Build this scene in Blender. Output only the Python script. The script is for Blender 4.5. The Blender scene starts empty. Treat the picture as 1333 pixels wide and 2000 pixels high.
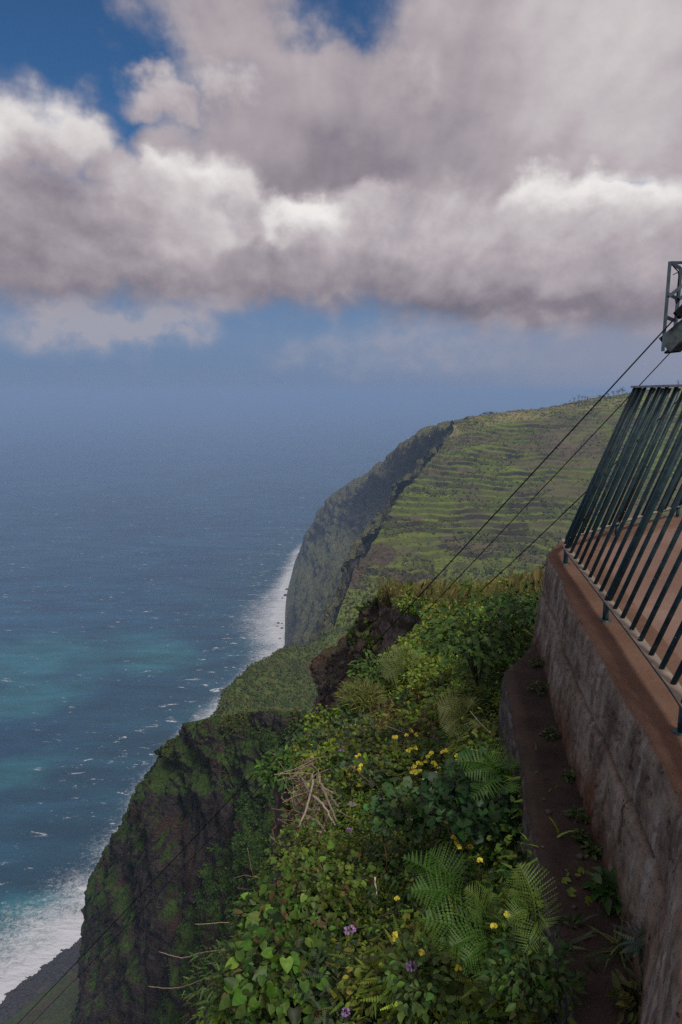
import bpy, bmesh, math, random
import numpy as np
from mathutils import Vector, Matrix
from mathutils.bvhtree import BVHTree
random.seed(7); rng = np.random.default_rng(7)
S = bpy.context.scene
COL = S.collection
H = 450.0                                  # camera height above the sea
F = 1400.0; PY0 = 765.0
TH = math.atan((1000-PY0)/F); CT, ST = math.cos(TH), math.sin(TH)

# ------------------------------------------------------------------ camera
cam = bpy.data.cameras.new('camera'); cam.sensor_fit = 'VERTICAL'; cam.sensor_height = 36
cam.lens = 36*F/2000; cam.clip_start = 0.05; cam.clip_end = 80000
co = bpy.data.objects.new('camera', cam); COL.objects.link(co)
co.location = (0, 0, H); co.rotation_euler = (math.pi/2-TH, 0, 0); S.camera = co

def ray(px, py):
    u = (px-666.5)/F; v = (1000-py)/F
    return np.array([u, CT+v*ST, -ST+v*CT])
def W(px, py, D):                          # world point seen in direction (px,py) at forward distance D
    r = ray(px, py); r = r*(D/r[1]); return np.array([r[0], r[1], r[2]+H])
def WZ(px, py, z):                         # same, on the horizontal plane z (relative to the eye)
    r = ray(px, py); r = r*(z/r[2]); return np.array([r[0], r[1], r[2]+H])
def SEA(px, py, h=0): return WZ(px, py, -H+h)

# ------------------------------------------------------------------ noise
def _hash(ix, iy, iz, seed):
    n = (ix.astype(np.int64)*374761393 + iy.astype(np.int64)*668265263 + iz.astype(np.int64)*2147483647 + seed*974634777) & 0xffffffff
    n = ((n ^ (n >> 13))*1274126177) & 0xffffffff
    n = ((n ^ (n >> 15))*2246822519) & 0xffffffff
    return n ^ (n >> 16)
def noise3(p, seed=0):
    f = np.floor(p); i = f.astype(np.int64); t = p-f; s = t*t*t*(t*(t*6-15)+10)
    out = 0
    for dx in (0, 1):
        wx = s[:, 0] if dx else 1-s[:, 0]
        for dy in (0, 1):
            wy = s[:, 1] if dy else 1-s[:, 1]
            for dz in (0, 1):
                wz = s[:, 2] if dz else 1-s[:, 2]
                h = _hash(i[:, 0]+dx, i[:, 1]+dy, i[:, 2]+dz, seed)
                g = ((h & 1023)/511.5-1)*(t[:, 0]-dx)+(((h >> 10) & 1023)/511.5-1)*(t[:, 1]-dy)+(((h >> 20) & 1023)/511.5-1)*(t[:, 2]-dz)
                out = out+wx*wy*wz*g
    return out
def fbm(p, sc, o=5, seed=0, gain=.5, ridged=False):
    p = np.asarray(p)*np.asarray(sc); a = 1; out = 0; tot = 0
    for k in range(o):
        n = noise3(p+k*17.3, seed+k)
        if ridged: n = 1-2*np.abs(n)*1.3-.35
        out = out+a*n; tot += a; a *= gain; p = p*2.03
    return out/tot*(1 if ridged else 1.6)
def sstep(a, b, x):
    t = np.clip((x-a)/(b-a), 0, 1); return t*t*(3-2*t)

# ------------------------------------------------------------------ objects
def props(o, label=None, cat=None, group=None, kind=None):
    for k, v in (('label', label), ('category', cat), ('group', group), ('kind', kind)):
        if v: o[k] = v
    return o
def mesh(name, v, f, mat, parent=None, smooth=False, attrs=None):
    me = bpy.data.meshes.new(name)
    v = np.asarray(v, dtype=np.float64)
    if parent is not None: v = v-np.array(parent.location)
    if isinstance(f, np.ndarray):
        nf, k = f.shape
        me.vertices.add(len(v)); me.vertices.foreach_set('co', v.astype(np.float32).ravel())
        me.loops.add(nf*k); me.loops.foreach_set('vertex_index', f.astype(np.int32).ravel())
        me.polygons.add(nf); me.polygons.foreach_set('loop_start', np.arange(0, nf*k, k, dtype=np.int32))
        me.update(calc_edges=True); me.validate()
    else:
        me.from_pydata([tuple(x) for x in v], [], f); me.update()
    if smooth: me.polygons.foreach_set('use_smooth', np.ones(len(me.polygons), dtype=bool))
    for an, (typ, arr) in (attrs or {}).items():
        a = me.attributes.new(an, typ, 'POINT')
        a.data.foreach_set('color' if typ == 'FLOAT_COLOR' else 'value', np.asarray(arr, dtype=np.float32).ravel())
    if mat: me.materials.append(mat)
    o = bpy.data.objects.new(name, me); COL.objects.link(o)
    if parent is not None: o.parent = parent
    return o
def empty(name, loc, label, cat, group=None):
    o = bpy.data.objects.new(name, None); COL.objects.link(o); o.location = tuple(loc)
    o.empty_display_size = .2
    return props(o, label, cat, group)
def dup(root, loc, label, group, rotz=0, scale=1.0):      # a copy of a thing with copies of its parts
    r = root.copy(); COL.objects.link(r); r.location = tuple(loc); r.rotation_euler = (0, 0, rotz); r.scale = (scale,)*3
    props(r, label, None, group)
    for ch in list(root.children):
        c = ch.copy(); COL.objects.link(c); c.parent = r
        for g in list(ch.children):
            d = g.copy(); COL.objects.link(d); d.parent = c
    return r
class MB:
    def __init__(s): s.v = []; s.f = []; s.c = []
    def add(s, v, f, c=None):
        n = sum(len(x) for x in s.v); s.v.append(np.asarray(v, float)); s.f += [tuple(i+n for i in q) for q in f]
        if c is not None: s.c.append(np.tile(np.array([*c, 1.0]), (len(v), 1)))
    def bar(s, a, b, w, h, up=(0, 0, 1)):     # rectangular bar from a to b
        a = np.array(a, float); b = np.array(b, float); d = b-a; d /= np.linalg.norm(d)
        x = np.cross(d, up); x /= np.linalg.norm(x); y = np.cross(x, d)
        vs = [p+x*sx*w/2+y*sy*h/2 for p in (a, b) for sx, sy in ((-1, -1), (1, -1), (1, 1), (-1, 1))]
        s.add(vs, [(3, 2, 1, 0), (4, 5, 6, 7)]+[(i, (i+1) % 4, 4+(i+1) % 4, 4+i) for i in range(4)])
    def tube(s, pts, r, n=6, c=None):
        pts = np.asarray(pts, float); m = len(pts); r = np.broadcast_to(r, (m,))
        t = np.gradient(pts, axis=0); t /= np.linalg.norm(t, axis=1)[:, None]+1e-12
        ref = np.array([.31, .17, .93]); x = np.cross(t, ref); x /= np.linalg.norm(x, axis=1)[:, None]+1e-9; y = np.cross(t, x)
        an = np.arange(n)*2*math.pi/n
        v = pts[:, None]+(x[:, None]*np.cos(an)[None, :, None]+y[:, None]*np.sin(an)[None, :, None])*r[:, None, None]
        f = [(i*n+j, i*n+(j+1) % n, (i+1)*n+(j+1) % n, (i+1)*n+j) for i in range(m-1) for j in range(n)]
        f += [tuple(range(n-1, -1, -1)), tuple(range((m-1)*n, m*n))]
        s.add(v.reshape(-1, 3), f, c)
    def build(s, name, mat, parent=None, smooth=False):
        v = np.concatenate(s.v)
        at = {'col': ('FLOAT_COLOR', np.concatenate(s.c))} if s.c else None
        return mesh(name, v, s.f, mat, parent, smooth, at)
def cr(P, n):                              # Catmull-Rom resample along axis 0
    P = np.asarray(P, float); m = len(P); E = np.concatenate([[2*P[0]-P[1]], P, [2*P[-1]-P[-2]]])
    u = np.linspace(0, m-1, n); i = np.minimum(u.astype(int), m-2); t = (u-i).reshape((-1,)+(1,)*(P.ndim-1))
    a, b, c, d = E[i], E[i+1], E[i+2], E[i+3]
    return .5*(2*b+(c-a)*t+(2*a-5*b+4*c-d)*t*t+(3*b-a-3*c+d)*t**3)
def lin(P, n):
    P = np.asarray(P, float); u = np.linspace(0, len(P)-1, n); i = np.minimum(u.astype(int), len(P)-2); t = (u-i).reshape((-1,)+(1,)*(P.ndim-1))
    return P[i]*(1-t)+P[i+1]*t
def arc(P, step=None, n=None):             # even spacing along a curve
    Q = cr(P, 400) if len(P) > 2 else lin(P, 400); d = np.concatenate([[0], np.cumsum(np.linalg.norm(np.diff(Q, axis=0), axis=1))])
    n = n or int(d[-1]/step)+1
    s = np.arange(n)*step if step else np.linspace(0, d[-1], n)
    return np.stack([np.interp(s, d, Q[:, k]) for k in range(3)], 1)
def gridf(nv, nu, flip=False):
    i = np.arange(nv-1)[:, None]*nu+np.arange(nu-1)[None]
    q = np.stack([i, i+1, i+nu+1, i+nu], -1).reshape(-1, 4)
    return q[:, ::-1].copy() if flip else q
def normals(G):
    n = np.cross(np.gradient(G, axis=1), np.gradient(G, axis=0)); return n/(np.linalg.norm(n, axis=2)[..., None]+1e-12)
def loft(rows, nv, nu, smooth=True):       # rows of world points -> dense grid of points
    fn = cr if smooth else lin
    R = [fn(np.array(r), nu) for r in rows]
    return fn(np.stack(R), nv)
def upface(n): return n*np.sign(n[..., 2:3].mean()+1e-9)

# ------------------------------------------------------------------ node helpers
def nd(nt, t, ins=None, **pr):
    n = nt.nodes.new(t)
    for k, v in pr.items(): setattr(n, k, v)
    for k, v in (ins or {}).items():
        s = n.inputs[k]
        if isinstance(v, bpy.types.NodeSocket): nt.links.new(v, s)
        elif hasattr(s, 'default_value'):
            if hasattr(s.default_value, '__len__') and not hasattr(v, '__len__'): v = (v,)*len(s.default_value)
            if s.type == 'RGBA' and len(v) == 3: v = (*v, 1)
            s.default_value = v
    return n
def math_(nt, op, a, b=0.0, c=0.0, clamp=False):
    return nd(nt, 'ShaderNodeMath', {0: a, 1: b, 2: c}, operation=op, use_clamp=clamp).outputs[0]
def mapr(nt, x, a, b, c=0.0, d=1.0, smooth=True):
    return nd(nt, 'ShaderNodeMapRange', {0: x, 1: a, 2: b, 3: c, 4: d}, interpolation_type='SMOOTHSTEP' if smooth else 'LINEAR').outputs[0]
def mix(nt, f, a, b, mode='MIX'):
    n = nt.nodes.new('ShaderNodeMix'); n.data_type = 'RGBA'; n.blend_type = mode
    for k, v in ((0, f), (6, a), (7, b)):
        if isinstance(v, bpy.types.NodeSocket): nt.links.new(v, n.inputs[k])
        else: n.inputs[k].default_value = v if k == 0 else ((*v, 1) if len(v) == 3 else v)
    return n.outputs[2]
def noise(nt, vec, sc, det=5, rough=.55, dist=0.0, out=0):
    return nd(nt, 'ShaderNodeTexNoise', {'Vector': vec, 'Scale': sc, 'Detail': det, 'Roughness': rough, 'Distortion': dist}).outputs[out]
def scalev(nt, vec, s):
    return nd(nt, 'ShaderNodeVectorMath', {0: vec, 1: s}, operation='MULTIPLY').outputs[0]
def ramp(nt, x, stops, interp='LINEAR'):
    r = nd(nt, 'ShaderNodeValToRGB', {0: x}); cr_ = r.color_ramp; cr_.interpolation = interp
    while len(cr_.elements) < len(stops): cr_.elements.new(.5)
    for e, (p, c) in zip(cr_.elements, stops):
        e.position = p; e.color = (*c, 1) if hasattr(c, '__len__') else (c, c, c, 1)
    return r.outputs[0]
def newmat(name, rough=.8, spec=.3):
    m = bpy.data.materials.new(name); m.use_nodes = True; nt = m.node_tree; b = nt.nodes['Principled BSDF']
    b.inputs['Roughness'].default_value = rough; b.inputs['Specular IOR Level'].default_value = spec
    return m, nt, b
def setin(nt, b, k, v):
    if isinstance(v, bpy.types.NodeSocket): nt.links.new(v, b.inputs[k])
    else: b.inputs[k].default_value = v
def bump(nt, b, h, strength, dist):
    n = nd(nt, 'ShaderNodeBump', {'Strength': strength, 'Distance': dist, 'Height': h}); nt.links.new(n.outputs[0], b.inputs['Normal'])
def pos(nt): return nd(nt, 'ShaderNodeNewGeometry').outputs['Position']
def attr(nt, n): return nd(nt, 'ShaderNodeAttribute', attribute_name=n)

def plain(name, col, rough=.6, spec=.3, var=.25, sc=30, metal=0, b2=None, rust=0):
    m, nt, b = newmat(name, rough, spec); p = nd(nt, 'ShaderNodeTexCoord').outputs['Object']
    n = noise(nt, p, sc, 5, .6)
    c = mix(nt, mapr(nt, n, .3, .7), [x*(1-var) for x in col], b2 or [min(1, x*(1+var)) for x in col])
    if rust: c = mix(nt, mapr(nt, noise(nt, pos(nt), 38, 5, .65), rust, rust+.05), c, (.12, .045, .018))
    setin(nt, b, 'Base Color', c); b.inputs['Metallic'].default_value = metal
    bump(nt, b, n, .3, .002); return m
def vcol(name, rough=.55, spec=.25, transl=.3, tint=None):           # leaves: each leaf carries its own colour
    m, nt, b = newmat(name, rough, spec); c = attr(nt, 'col').outputs['Color']
    p = pos(nt); n = noise(nt, p, 60, 2)
    c = mix(nt, 1.0, c, ramp(nt, n, [(.3, .75), (.7, 1.2)]), 'MULTIPLY')
    setin(nt, b, 'Base Color', c)
    if transl:
        t = nd(nt, 'ShaderNodeBsdfTranslucent', {'Color': mix(nt, 1.0, c, (1.1, 1.25, .5), 'MULTIPLY')})
        ms = nd(nt, 'ShaderNodeMixShader', {0: transl, 1: b.outputs[0], 2: t.outputs[0]})
        nt.links.new(ms.outputs[0], nt.nodes['Material Output'].inputs[0])
    return m
def terrain(name, rock, rock2, grass, grass2, gs=.1, slope=(.45, .75), bs=1.0, earth=None, dry=None, drysc=.01, bd=None, riser=False):
    m, nt, b = newmat(name, .92, .15); p = pos(nt)
    nz = nd(nt, 'ShaderNodeSeparateXYZ', {0: nd(nt, 'ShaderNodeNewGeometry').outputs['Normal']}).outputs[2]
    n1 = noise(nt, p, gs*.25, 6, .6); n2 = noise(nt, p, gs, 6, .65); n3 = noise(nt, p, gs*6, 4, .6)
    ps = scalev(nt, p, (1, 1, 2.2)); nr = noise(nt, ps, gs*1.2, 8, .7, .6)
    rc = mix(nt, mapr(nt, nr, .35, .68), rock, rock2)
    if earth:
        rc = mix(nt, mapr(nt, noise(nt, p, gs*.35, 5, .6, .5), .5, .62), rc, earth)
    g = mix(nt, mapr(nt, n2, .35, .65), grass, grass2)
    if dry: g = mix(nt, mapr(nt, noise(nt, p, drysc, 6, .62, .4), .5, .66), g, dry)
    g = mix(nt, 1.0, g, ramp(nt, n3, [(.3, .6), (.72, 1.35)]), 'MULTIPLY')
    s = math_(nt, 'ADD', math_(nt, 'ABSOLUTE', nz), math_(nt, 'MULTIPLY', math_(nt, 'SUBTRACT', n1, .5), .9))
    s = math_(nt, 'ADD', s, math_(nt, 'MULTIPLY', math_(nt, 'SUBTRACT', n2, .5), .6))
    f = mapr(nt, s, slope[0], slope[1])
    c = mix(nt, f, rc, g)
    if riser:
        rr = attr(nt, 'riser').outputs['Fac']; c = mix(nt, rr, c, (.04, .033, .026)); pl = attr(nt, 'plot').outputs['Fac']; c = mix(nt, mapr(nt, pl, .3, .9, 0, .75, False), c, mix(nt, mapr(nt, pl, .75, .8), mix(nt, .5, c, (.13, .19, .03)), (.12, .1, .055)))
        c = mix(nt, attr(nt, 'dryf').outputs['Fac'], c, mix(nt, mapr(nt, n2, .4, .6), (.1, .075, .05), (.14, .1, .07))); c = mix(nt, attr(nt, 'bare').outputs['Fac'], c, mix(nt, mapr(nt, nr, .4, .6), (.06, .045, .03), (.105, .08, .05)))
        crest_pale = attr(nt, 'crest_pale').outputs['Fac']; c = mix(nt, crest_pale, c, mix(nt, mapr(nt, n2, .4, .6), (.16, .2, .045), (.27, .21, .11)))
    setin(nt, b, 'Base Color', c)
    hb = math_(nt, 'ADD', n3, math_(nt, 'MULTIPLY', nr, 1.5)); bump(nt, b, hb, .9*bs, bd or .6/gs*.25)
    return m
# ------------------------------------------------------------------ world: sky and clouds
def noise2(nt, vec, sc, det=5, rough=.55):
    return nd(nt, 'ShaderNodeTexNoise', {'Vector': vec, 'Scale': sc, 'Detail': min(det, 6), 'Roughness': rough}, noise_dimensions='2D').outputs[0]
def azel(px, py):
    r = ray(px, py); r = r/np.linalg.norm(r)
    return math.degrees(math.atan2(r[0], r[1])), math.degrees(math.asin(r[2]))
SUN_EL, SUN_AZ = 47.0, 158.0               # sun behind and to the right of the camera (azimuth clockwise from +Y)
w = bpy.data.worlds.new('World'); S.world = w; w.use_nodes = True; nt = w.node_tree
w.cycles.sampling_method = 'MANUAL'; w.cycles.sample_map_resolution = 256
bg = nt.nodes['Background']; bg.inputs[1].default_value = .1
sky = nt.nodes.new('ShaderNodeTexSky'); sky.sky_type = 'NISHITA'; sky.sun_disc = False
sky.sun_elevation = math.radians(SUN_EL); sky.sun_rotation = math.radians(SUN_AZ); sky.altitude = 450
vec = nd(nt, 'ShaderNodeTexCoord').outputs['Generated']
sx = nd(nt, 'ShaderNodeSeparateXYZ', {0: vec}).outputs
AZ = math_(nt, 'MULTIPLY', math_(nt, 'ARCTAN2', sx[0], sx[1]), 57.29578)
EL = math_(nt, 'MULTIPLY', math_(nt, 'ARCSINE', sx[2]), 57.29578)
def cxyz(a, b, c=0.0): return nd(nt, 'ShaderNodeCombineXYZ', {0: a, 1: b, 2: c}).outputs[0]
def addv(v, o): return nd(nt, 'ShaderNodeVectorMath', {0: v, 1: o}, operation='ADD').outputs[0]
Q = cxyz(AZ, math_(nt, 'MULTIPLY', EL, 1.2))
def warp(sc, det, rough, amp, off):        # a wandering offset, in degrees
    c_ = nd(nt, 'ShaderNodeTexNoise', {'Vector': addv(Q, off), 'Scale': sc, 'Detail': det, 'Roughness': rough}, noise_dimensions='2D').outputs[1]
    return nd(nt, 'ShaderNodeSeparateXYZ', {0: nd(nt, 'ShaderNodeVectorMath', {0: nd(nt, 'ShaderNodeVectorMath', {0: c_, 1: (.5, .5, .5)}, operation='SUBTRACT').outputs[0], 1: (amp, amp, amp)}, operation='MULTIPLY').outputs[0]}).outputs
wv_ = warp(.2, 6.0, .53, 5.2, (3, 8, 0))
AZ2 = math_(nt, 'ADD', AZ, wv_[0]); EL2 = math_(nt, 'ADD', EL, wv_[1])
def total(*xs):
    o = xs[0]
    for x in xs[1:]: o = math_(nt, 'ADD', o, x)
    return o
def blob(px, py, rx, ry, k=1.0, A=None, E_=None):
    a, e = azel(px, py); s = 1/23.0; A = A or AZ2; E_ = E_ or EL2
    dx = math_(nt, 'MULTIPLY', math_(nt, 'SUBTRACT', A, a), 1/(rx*s)); dy = math_(nt, 'MULTIPLY', math_(nt, 'SUBTRACT', E_, e), 1/(ry*s))
    d2 = math_(nt, 'ADD', math_(nt, 'MULTIPLY', dx, dx), math_(nt, 'MULTIPLY', dy, dy))
    return math_(nt, 'MULTIPLY', math_(nt, 'EXPONENT', math_(nt, 'MULTIPLY', d2, -1.0)), k)
def curve(pts):                            # elevation (deg) as a function of azimuth
    st = sorted(azel(*p) for p in pts); x = mapr(nt, AZ, -40, 40, 0, 1, False)
    return math_(nt, 'MULTIPLY', ramp(nt, x, [((a+40)/80, e/40) for a, e in st]), 40.0)
nA = noise2(nt, Q, .17, 6, .52); nB = noise2(nt, addv(Q, (9, 4, 0)), .09, 3, .5); nF = noise2(nt, Q, .7, 6, .58)
fine = math_(nt, 'SUBTRACT', nF, .5); mid_ = math_(nt, 'SUBTRACT', nA, .5); big_ = math_(nt, 'SUBTRACT', nB, .5)
clear = mix(nt, 1.0, sky.outputs[0], (.24, .47, .68), 'MULTIPLY')
low = ramp(nt, mapr(nt, EL, -2, 12, 0, 1, False), [(0, (1.62, 2.17, 3.5)), (.14, (1.62, 2.17, 3.5)), (.28, (1.55, 2.3, 3.75)), (.45, (1.5, 2.4, 3.95)), (1, (.6, 1.7, 3.7))])
low = mix(nt, mapr(nt, AZ, -2, 30), low, (2.7, 2.85, 3.75))
base = mix(nt, mapr(nt, EL, 5, 16), low, clear)
wisp = math_(nt, 'MULTIPLY', total(blob(150, 632, 120, 36, 1.2), blob(215, 640, 60, 24, .5), blob(310, 642, 40, 24, .8), blob(375, 640, 30, 20, .5), blob(770, 665, 140, 34, .35), blob(930, 690, 220, 40, .25), blob(600, 690, 80, 25, .25)), mapr(nt, nF, .2, .8, .6, 1.2))
base = mix(nt, math_(nt, 'MINIMUM', wisp, .8), base, (4.1, 3.85, 4.3))
# cover: everywhere above the cloud base except the blue holes at the upper left and top
holes = total(blob(60, 70, 165, 130, 1.5), blob(120, 195, 100, 55, .9), blob(690, 8, 100, 40, .85), blob(585, 30, 45, 45, .5), blob(300, 140, 55, 60, .45), blob(215, 285, 40, 50, .6), blob(1230, 352, 50, 14, .5), blob(60, 160, 80, 40, -.45))
cover = mapr(nt, total(1.0, math_(nt, 'MULTIPLY', holes, -1.0), math_(nt, 'MULTIPLY', mid_, .8), math_(nt, 'MULTIPLY', fine, .2)), .1, .95)
lum = total(.34, math_(nt, 'MULTIPLY', big_, .35), math_(nt, 'MULTIPLY', mid_, .38), math_(nt, 'MULTIPLY', fine, .08),
            blob(1290, 60, 300, 150, .2), blob(1170, 250, 200, 75, .2), blob(600, 200, 160, 90, .07), blob(870, 330, 300, 60, -.1), blob(880, 200, 160, 120, -.05), blob(620, 340, 140, 50, -.07), blob(520, 90, 200, 60, .06), blob(1000, 40, 200, 60, .08))
def head(px, py, rx, ry, hi, lo, soft=.5, fade=1.0):      # a heap of cloud: crisp lit top, darker and melting away below
    global lum, cover
    a, e = azel(px, py); s = 1/23.0
    dx = math_(nt, 'MULTIPLY', math_(nt, 'SUBTRACT', AZ2, a), 1/(rx*s)); dy = math_(nt, 'MULTIPLY', math_(nt, 'SUBTRACT', EL2, e), 1/(ry*s))
    d = math_(nt, 'SQRT', math_(nt, 'ADD', math_(nt, 'MULTIPLY', dx, dx), math_(nt, 'MULTIPLY', dy, dy)))
    m = math_(nt, 'MULTIPLY', mapr(nt, d, 1.0+soft*.35, 1.0-soft), mapr(nt, dy, -1.05, -.1*fade))
    t = total(mapr(nt, dy, -.75, .75, lo, hi), math_(nt, 'MULTIPLY', fine, .22), math_(nt, 'MULTIPLY', mid_, .26))
    lum = total(math_(nt, 'MULTIPLY', lum, math_(nt, 'SUBTRACT', 1.0, m)), math_(nt, 'MULTIPLY', t, m)); cover = math_(nt, 'MAXIMUM', cover, m)
for q in [(320, 195, 75, 45, .55, .36), (432, 180, 60, 40, .6, .36), (800, 165, 70, 60, .5, .36, .7),
          (25, 300, 140, 105, .88, .5), (140, 280, 80, 85, .84, .5), (215, 345, 55, 60, .52, .36), (10, 370, 60, 60, .6, .4),
          (400, 405, 125, 85, .98, .5), (325, 385, 55, 55, .98, .55, .4), (470, 395, 60, 45, .8, .45), (380, 465, 60, 60, .85, .5),
          (740, 395, 60, 45, .55, .36), (690, 440, 95, 75, .6, .4), (590, 455, 78, 58, .98, .5, .4),
          (930, 455, 130, 90, .58, .4), (1045, 390, 65, 60, .9, .5, .4), (1175, 405, 110, 65, 1.0, .52, .4), (1310, 430, 130, 75, .95, .5, .5), (1450, 430, 130, 80, .85, .45),
          (310, 470, 120, 120, .66, .34), (250, 410, 80, 70, .62, .4), (75, 450, 180, 125, .25, .13, .6), (190, 520, 110, 75, .33, .2, .6), (-120, 430, 160, 110, .4, .2),
          (560, 530, 150, 75, .3, .18, .7), (800, 520, 210, 95, .55, .22, .6), (680, 560, 200, 60, .34, .17, .7),
          (1075, 490, 120, 85, .62, .34, .5), (1240, 500, 150, 90, .58, .26, .5), (960, 585, 260, 55, .3, .1, .7), (1190, 570, 190, 75, .4, .16, .6), (1420, 560, 190, 90, .42, .18, .6),
          (320, 555, 160, 45, .34, .2, .7), (110, 570, 200, 40, .24, .2, .7)]:
    head(*q)
lum = total(lum, blob(900, 620, 420, 36, -.12), blob(250, 590, 350, 30, -.05))
bot = curve([(-200, 605), (0, 604), (250, 602), (450, 606), (700, 612), (900, 642), (1100, 655), (1333, 658), (1550, 660)])
bm_ = mapr(nt, total(EL, math_(nt, 'MULTIPLY', bot, -1.0), math_(nt, 'MULTIPLY', mid_, 3.0), math_(nt, 'MULTIPLY', fine, 1.0)), -1.0, 1.6)
cl = ramp(nt, math_(nt, 'MULTIPLY', lum, 1.0, clamp=True), [(0, (1.6, 1.42, 1.75)), (.2, (2.75, 2.4, 2.75)), (.45, (4.5, 4.0, 4.25)), (1, (8.8, 8.5, 8.3))])
base = mix(nt, math_(nt, 'MULTIPLY', cover, bm_), base, cl)
nt.links.new(base, bg.inputs[0])
sun = bpy.data.lights.new('sun', 'SUN'); sun.energy = 2.7; sun.angle = math.radians(10); sun.color = (1, .95, .87)
so = bpy.data.objects.new('sun', sun); COL.objects.link(so)
sd = Vector((math.sin(math.radians(SUN_AZ))*math.cos(math.radians(SUN_EL)), math.cos(math.radians(SUN_AZ))*math.cos(math.radians(SUN_EL)), math.sin(math.radians(SUN_EL))))
so.rotation_euler = sd.to_track_quat('Z', 'Y').to_euler(); so.location = (0, 0, H+100)

# ------------------------------------------------------------------ sea
coast_px = [(-260, 2230), (-80, 2010), (0, 1948), (60, 1902), (110, 1862), (182, 1814)]
CO = [SEA(*p)[:2] for p in coast_px]+[np.array([-190., 620.]), np.array([-205., 760.]), np.array([-190., 900.]), np.array([-140., 1060.])]
CO += [SEA(*p)[:2] for p in [(556, 1268), (555, 1235), (556, 1200), (558, 1160), (562, 1135), (575, 1110), (590, 1076)]]+[np.array([-60., 2250.]), np.array([150., 2500.]), np.array([600., 2800.])]
CO = np.array(CO)
def cdist(P):
    best = np.full(len(P), 1e9)
    for a, b in zip(CO[:-1], CO[1:]):
        d = b-a; t = np.clip(((P-a)@d)/(d@d), 0, 1); best = np.minimum(best, np.linalg.norm(P-(a+t[:, None]*d), axis=1))
    return best
xs = np.unique(np.concatenate([np.linspace(-60000, -6000, 12), np.linspace(-6000, -1000, 30), np.linspace(-1000, 60, 150), np.linspace(60, 1500, 12), np.linspace(1500, 60000, 12)]))
ys = np.unique(np.concatenate([np.linspace(-20000, 0, 10), np.linspace(0, 350, 12), np.linspace(350, 2500, 260), np.linspace(2500, 9000, 40), np.linspace(9000, 80000, 15)]))
X, Y = np.meshgrid(xs, ys); P2 = np.stack([X.ravel(), Y.ravel()], 1)
sun_pat = np.zeros(len(P2))  # patches of sunlight on the sea, painted in as turquoise water
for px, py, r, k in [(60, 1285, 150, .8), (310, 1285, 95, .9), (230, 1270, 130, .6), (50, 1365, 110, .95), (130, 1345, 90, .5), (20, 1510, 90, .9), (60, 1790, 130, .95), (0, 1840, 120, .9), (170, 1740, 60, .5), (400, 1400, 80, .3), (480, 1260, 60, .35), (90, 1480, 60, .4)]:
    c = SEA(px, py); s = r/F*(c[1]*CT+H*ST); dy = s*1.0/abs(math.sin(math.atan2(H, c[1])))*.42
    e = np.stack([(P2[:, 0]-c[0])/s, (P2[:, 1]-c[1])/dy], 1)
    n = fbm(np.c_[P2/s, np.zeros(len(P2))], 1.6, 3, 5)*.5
    sun_pat = np.maximum(sun_pat, k*sstep(1.15, .35, np.linalg.norm(e, axis=1)+n))
m, nt, b = newmat('sea_water', .16, .36); p = pos(nt); b.inputs['IOR'].default_value = 1.33
d = attr(nt, 'coast').outputs['Fac']; sun_fac = attr(nt, 'sun_patch').outputs['Fac']
big = noise(nt, p, .0018, 5, .6); big2 = noise(nt, scalev(nt, p, (1, 2.2, 1)), .006, 6, .6)
c = mix(nt, mapr(nt, big, .38, .64), (.011, .056, .108), (.02, .085, .15))
c = mix(nt, mapr(nt, big2, .45, .7, 0, .5), c, (.008, .038, .075))
c = mix(nt, mapr(nt, math_(nt, 'ADD', d, math_(nt, 'MULTIPLY', math_(nt, 'SUBTRACT', big2, .5), 260)), 300, 30, 0, .75), c, (.02, .07, .1))
c = mix(nt, math_(nt, 'MULTIPLY', sun_fac, .85), c, (.028, .16, .185))  # sunlit patches tinted straight into the water colour
rot0 = nd(nt, 'ShaderNodeMapping', {'Vector': p, 'Rotation': (0, 0, .2), 'Scale': (.3, 1.0, 1)}).outputs[0]
stk = noise(nt, rot0, .022, 7, .66, .4); c = mix(nt, 1.0, c, ramp(nt, stk, [(.36, .7), (.5, 1.0), (.64, 1.35)]), 'MULTIPLY')
# whitecaps, broken shore foam, streaks
rot = nd(nt, 'ShaderNodeMapping', {'Vector': p, 'Rotation': (0, 0, .35), 'Scale': (.38, 1.0, 1)}).outputs[0]
w1 = noise(nt, rot, .1, 3, .65, .6); w2 = noise(nt, rot, .8, 4, .75, .8); wm = noise(nt, p, .008, 3, .6)
cap = math_(nt, 'ADD', math_(nt, 'ADD', w1, math_(nt, 'MULTIPLY', math_(nt, 'SUBTRACT', w2, .5), .35)), math_(nt, 'MULTIPLY', math_(nt, 'SUBTRACT', wm, .5), .22))
near = mapr(nt, d, 200, 40, 0, .05)
cap = mapr(nt, math_(nt, 'ADD', cap, near), .67, .745)
fn1 = noise(nt, p, .028, 6, .65, .5); fn2 = noise(nt, p, .22, 7, .72, 1.2); fn3 = noise(nt, p, 1.1, 5, .75, .5)
wid = attr(nt, 'surf').outputs['Fac']
e = math_(nt, 'DIVIDE', d, wid)
e = math_(nt, 'ADD', e, math_(nt, 'MULTIPLY', math_(nt, 'SUBTRACT', fn1, .5), 1.0))
e = math_(nt, 'ADD', e, math_(nt, 'MULTIPLY', math_(nt, 'SUBTRACT', fn2, .5), 2.2))
e = math_(nt, 'ADD', e, math_(nt, 'MULTIPLY', math_(nt, 'SUBTRACT', fn3, .5), .9))
shore = math_(nt, 'MAXIMUM', mapr(nt, e, 1.15, .0), math_(nt, 'MULTIPLY', mapr(nt, math_(nt, 'ADD', math_(nt, 'DIVIDE', d, wid), math_(nt, 'MULTIPLY', math_(nt, 'SUBTRACT', fn1, .5), .9)), .55, .15), mapr(nt, fn2, .34, .5, .55, 1.0)))
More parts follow.
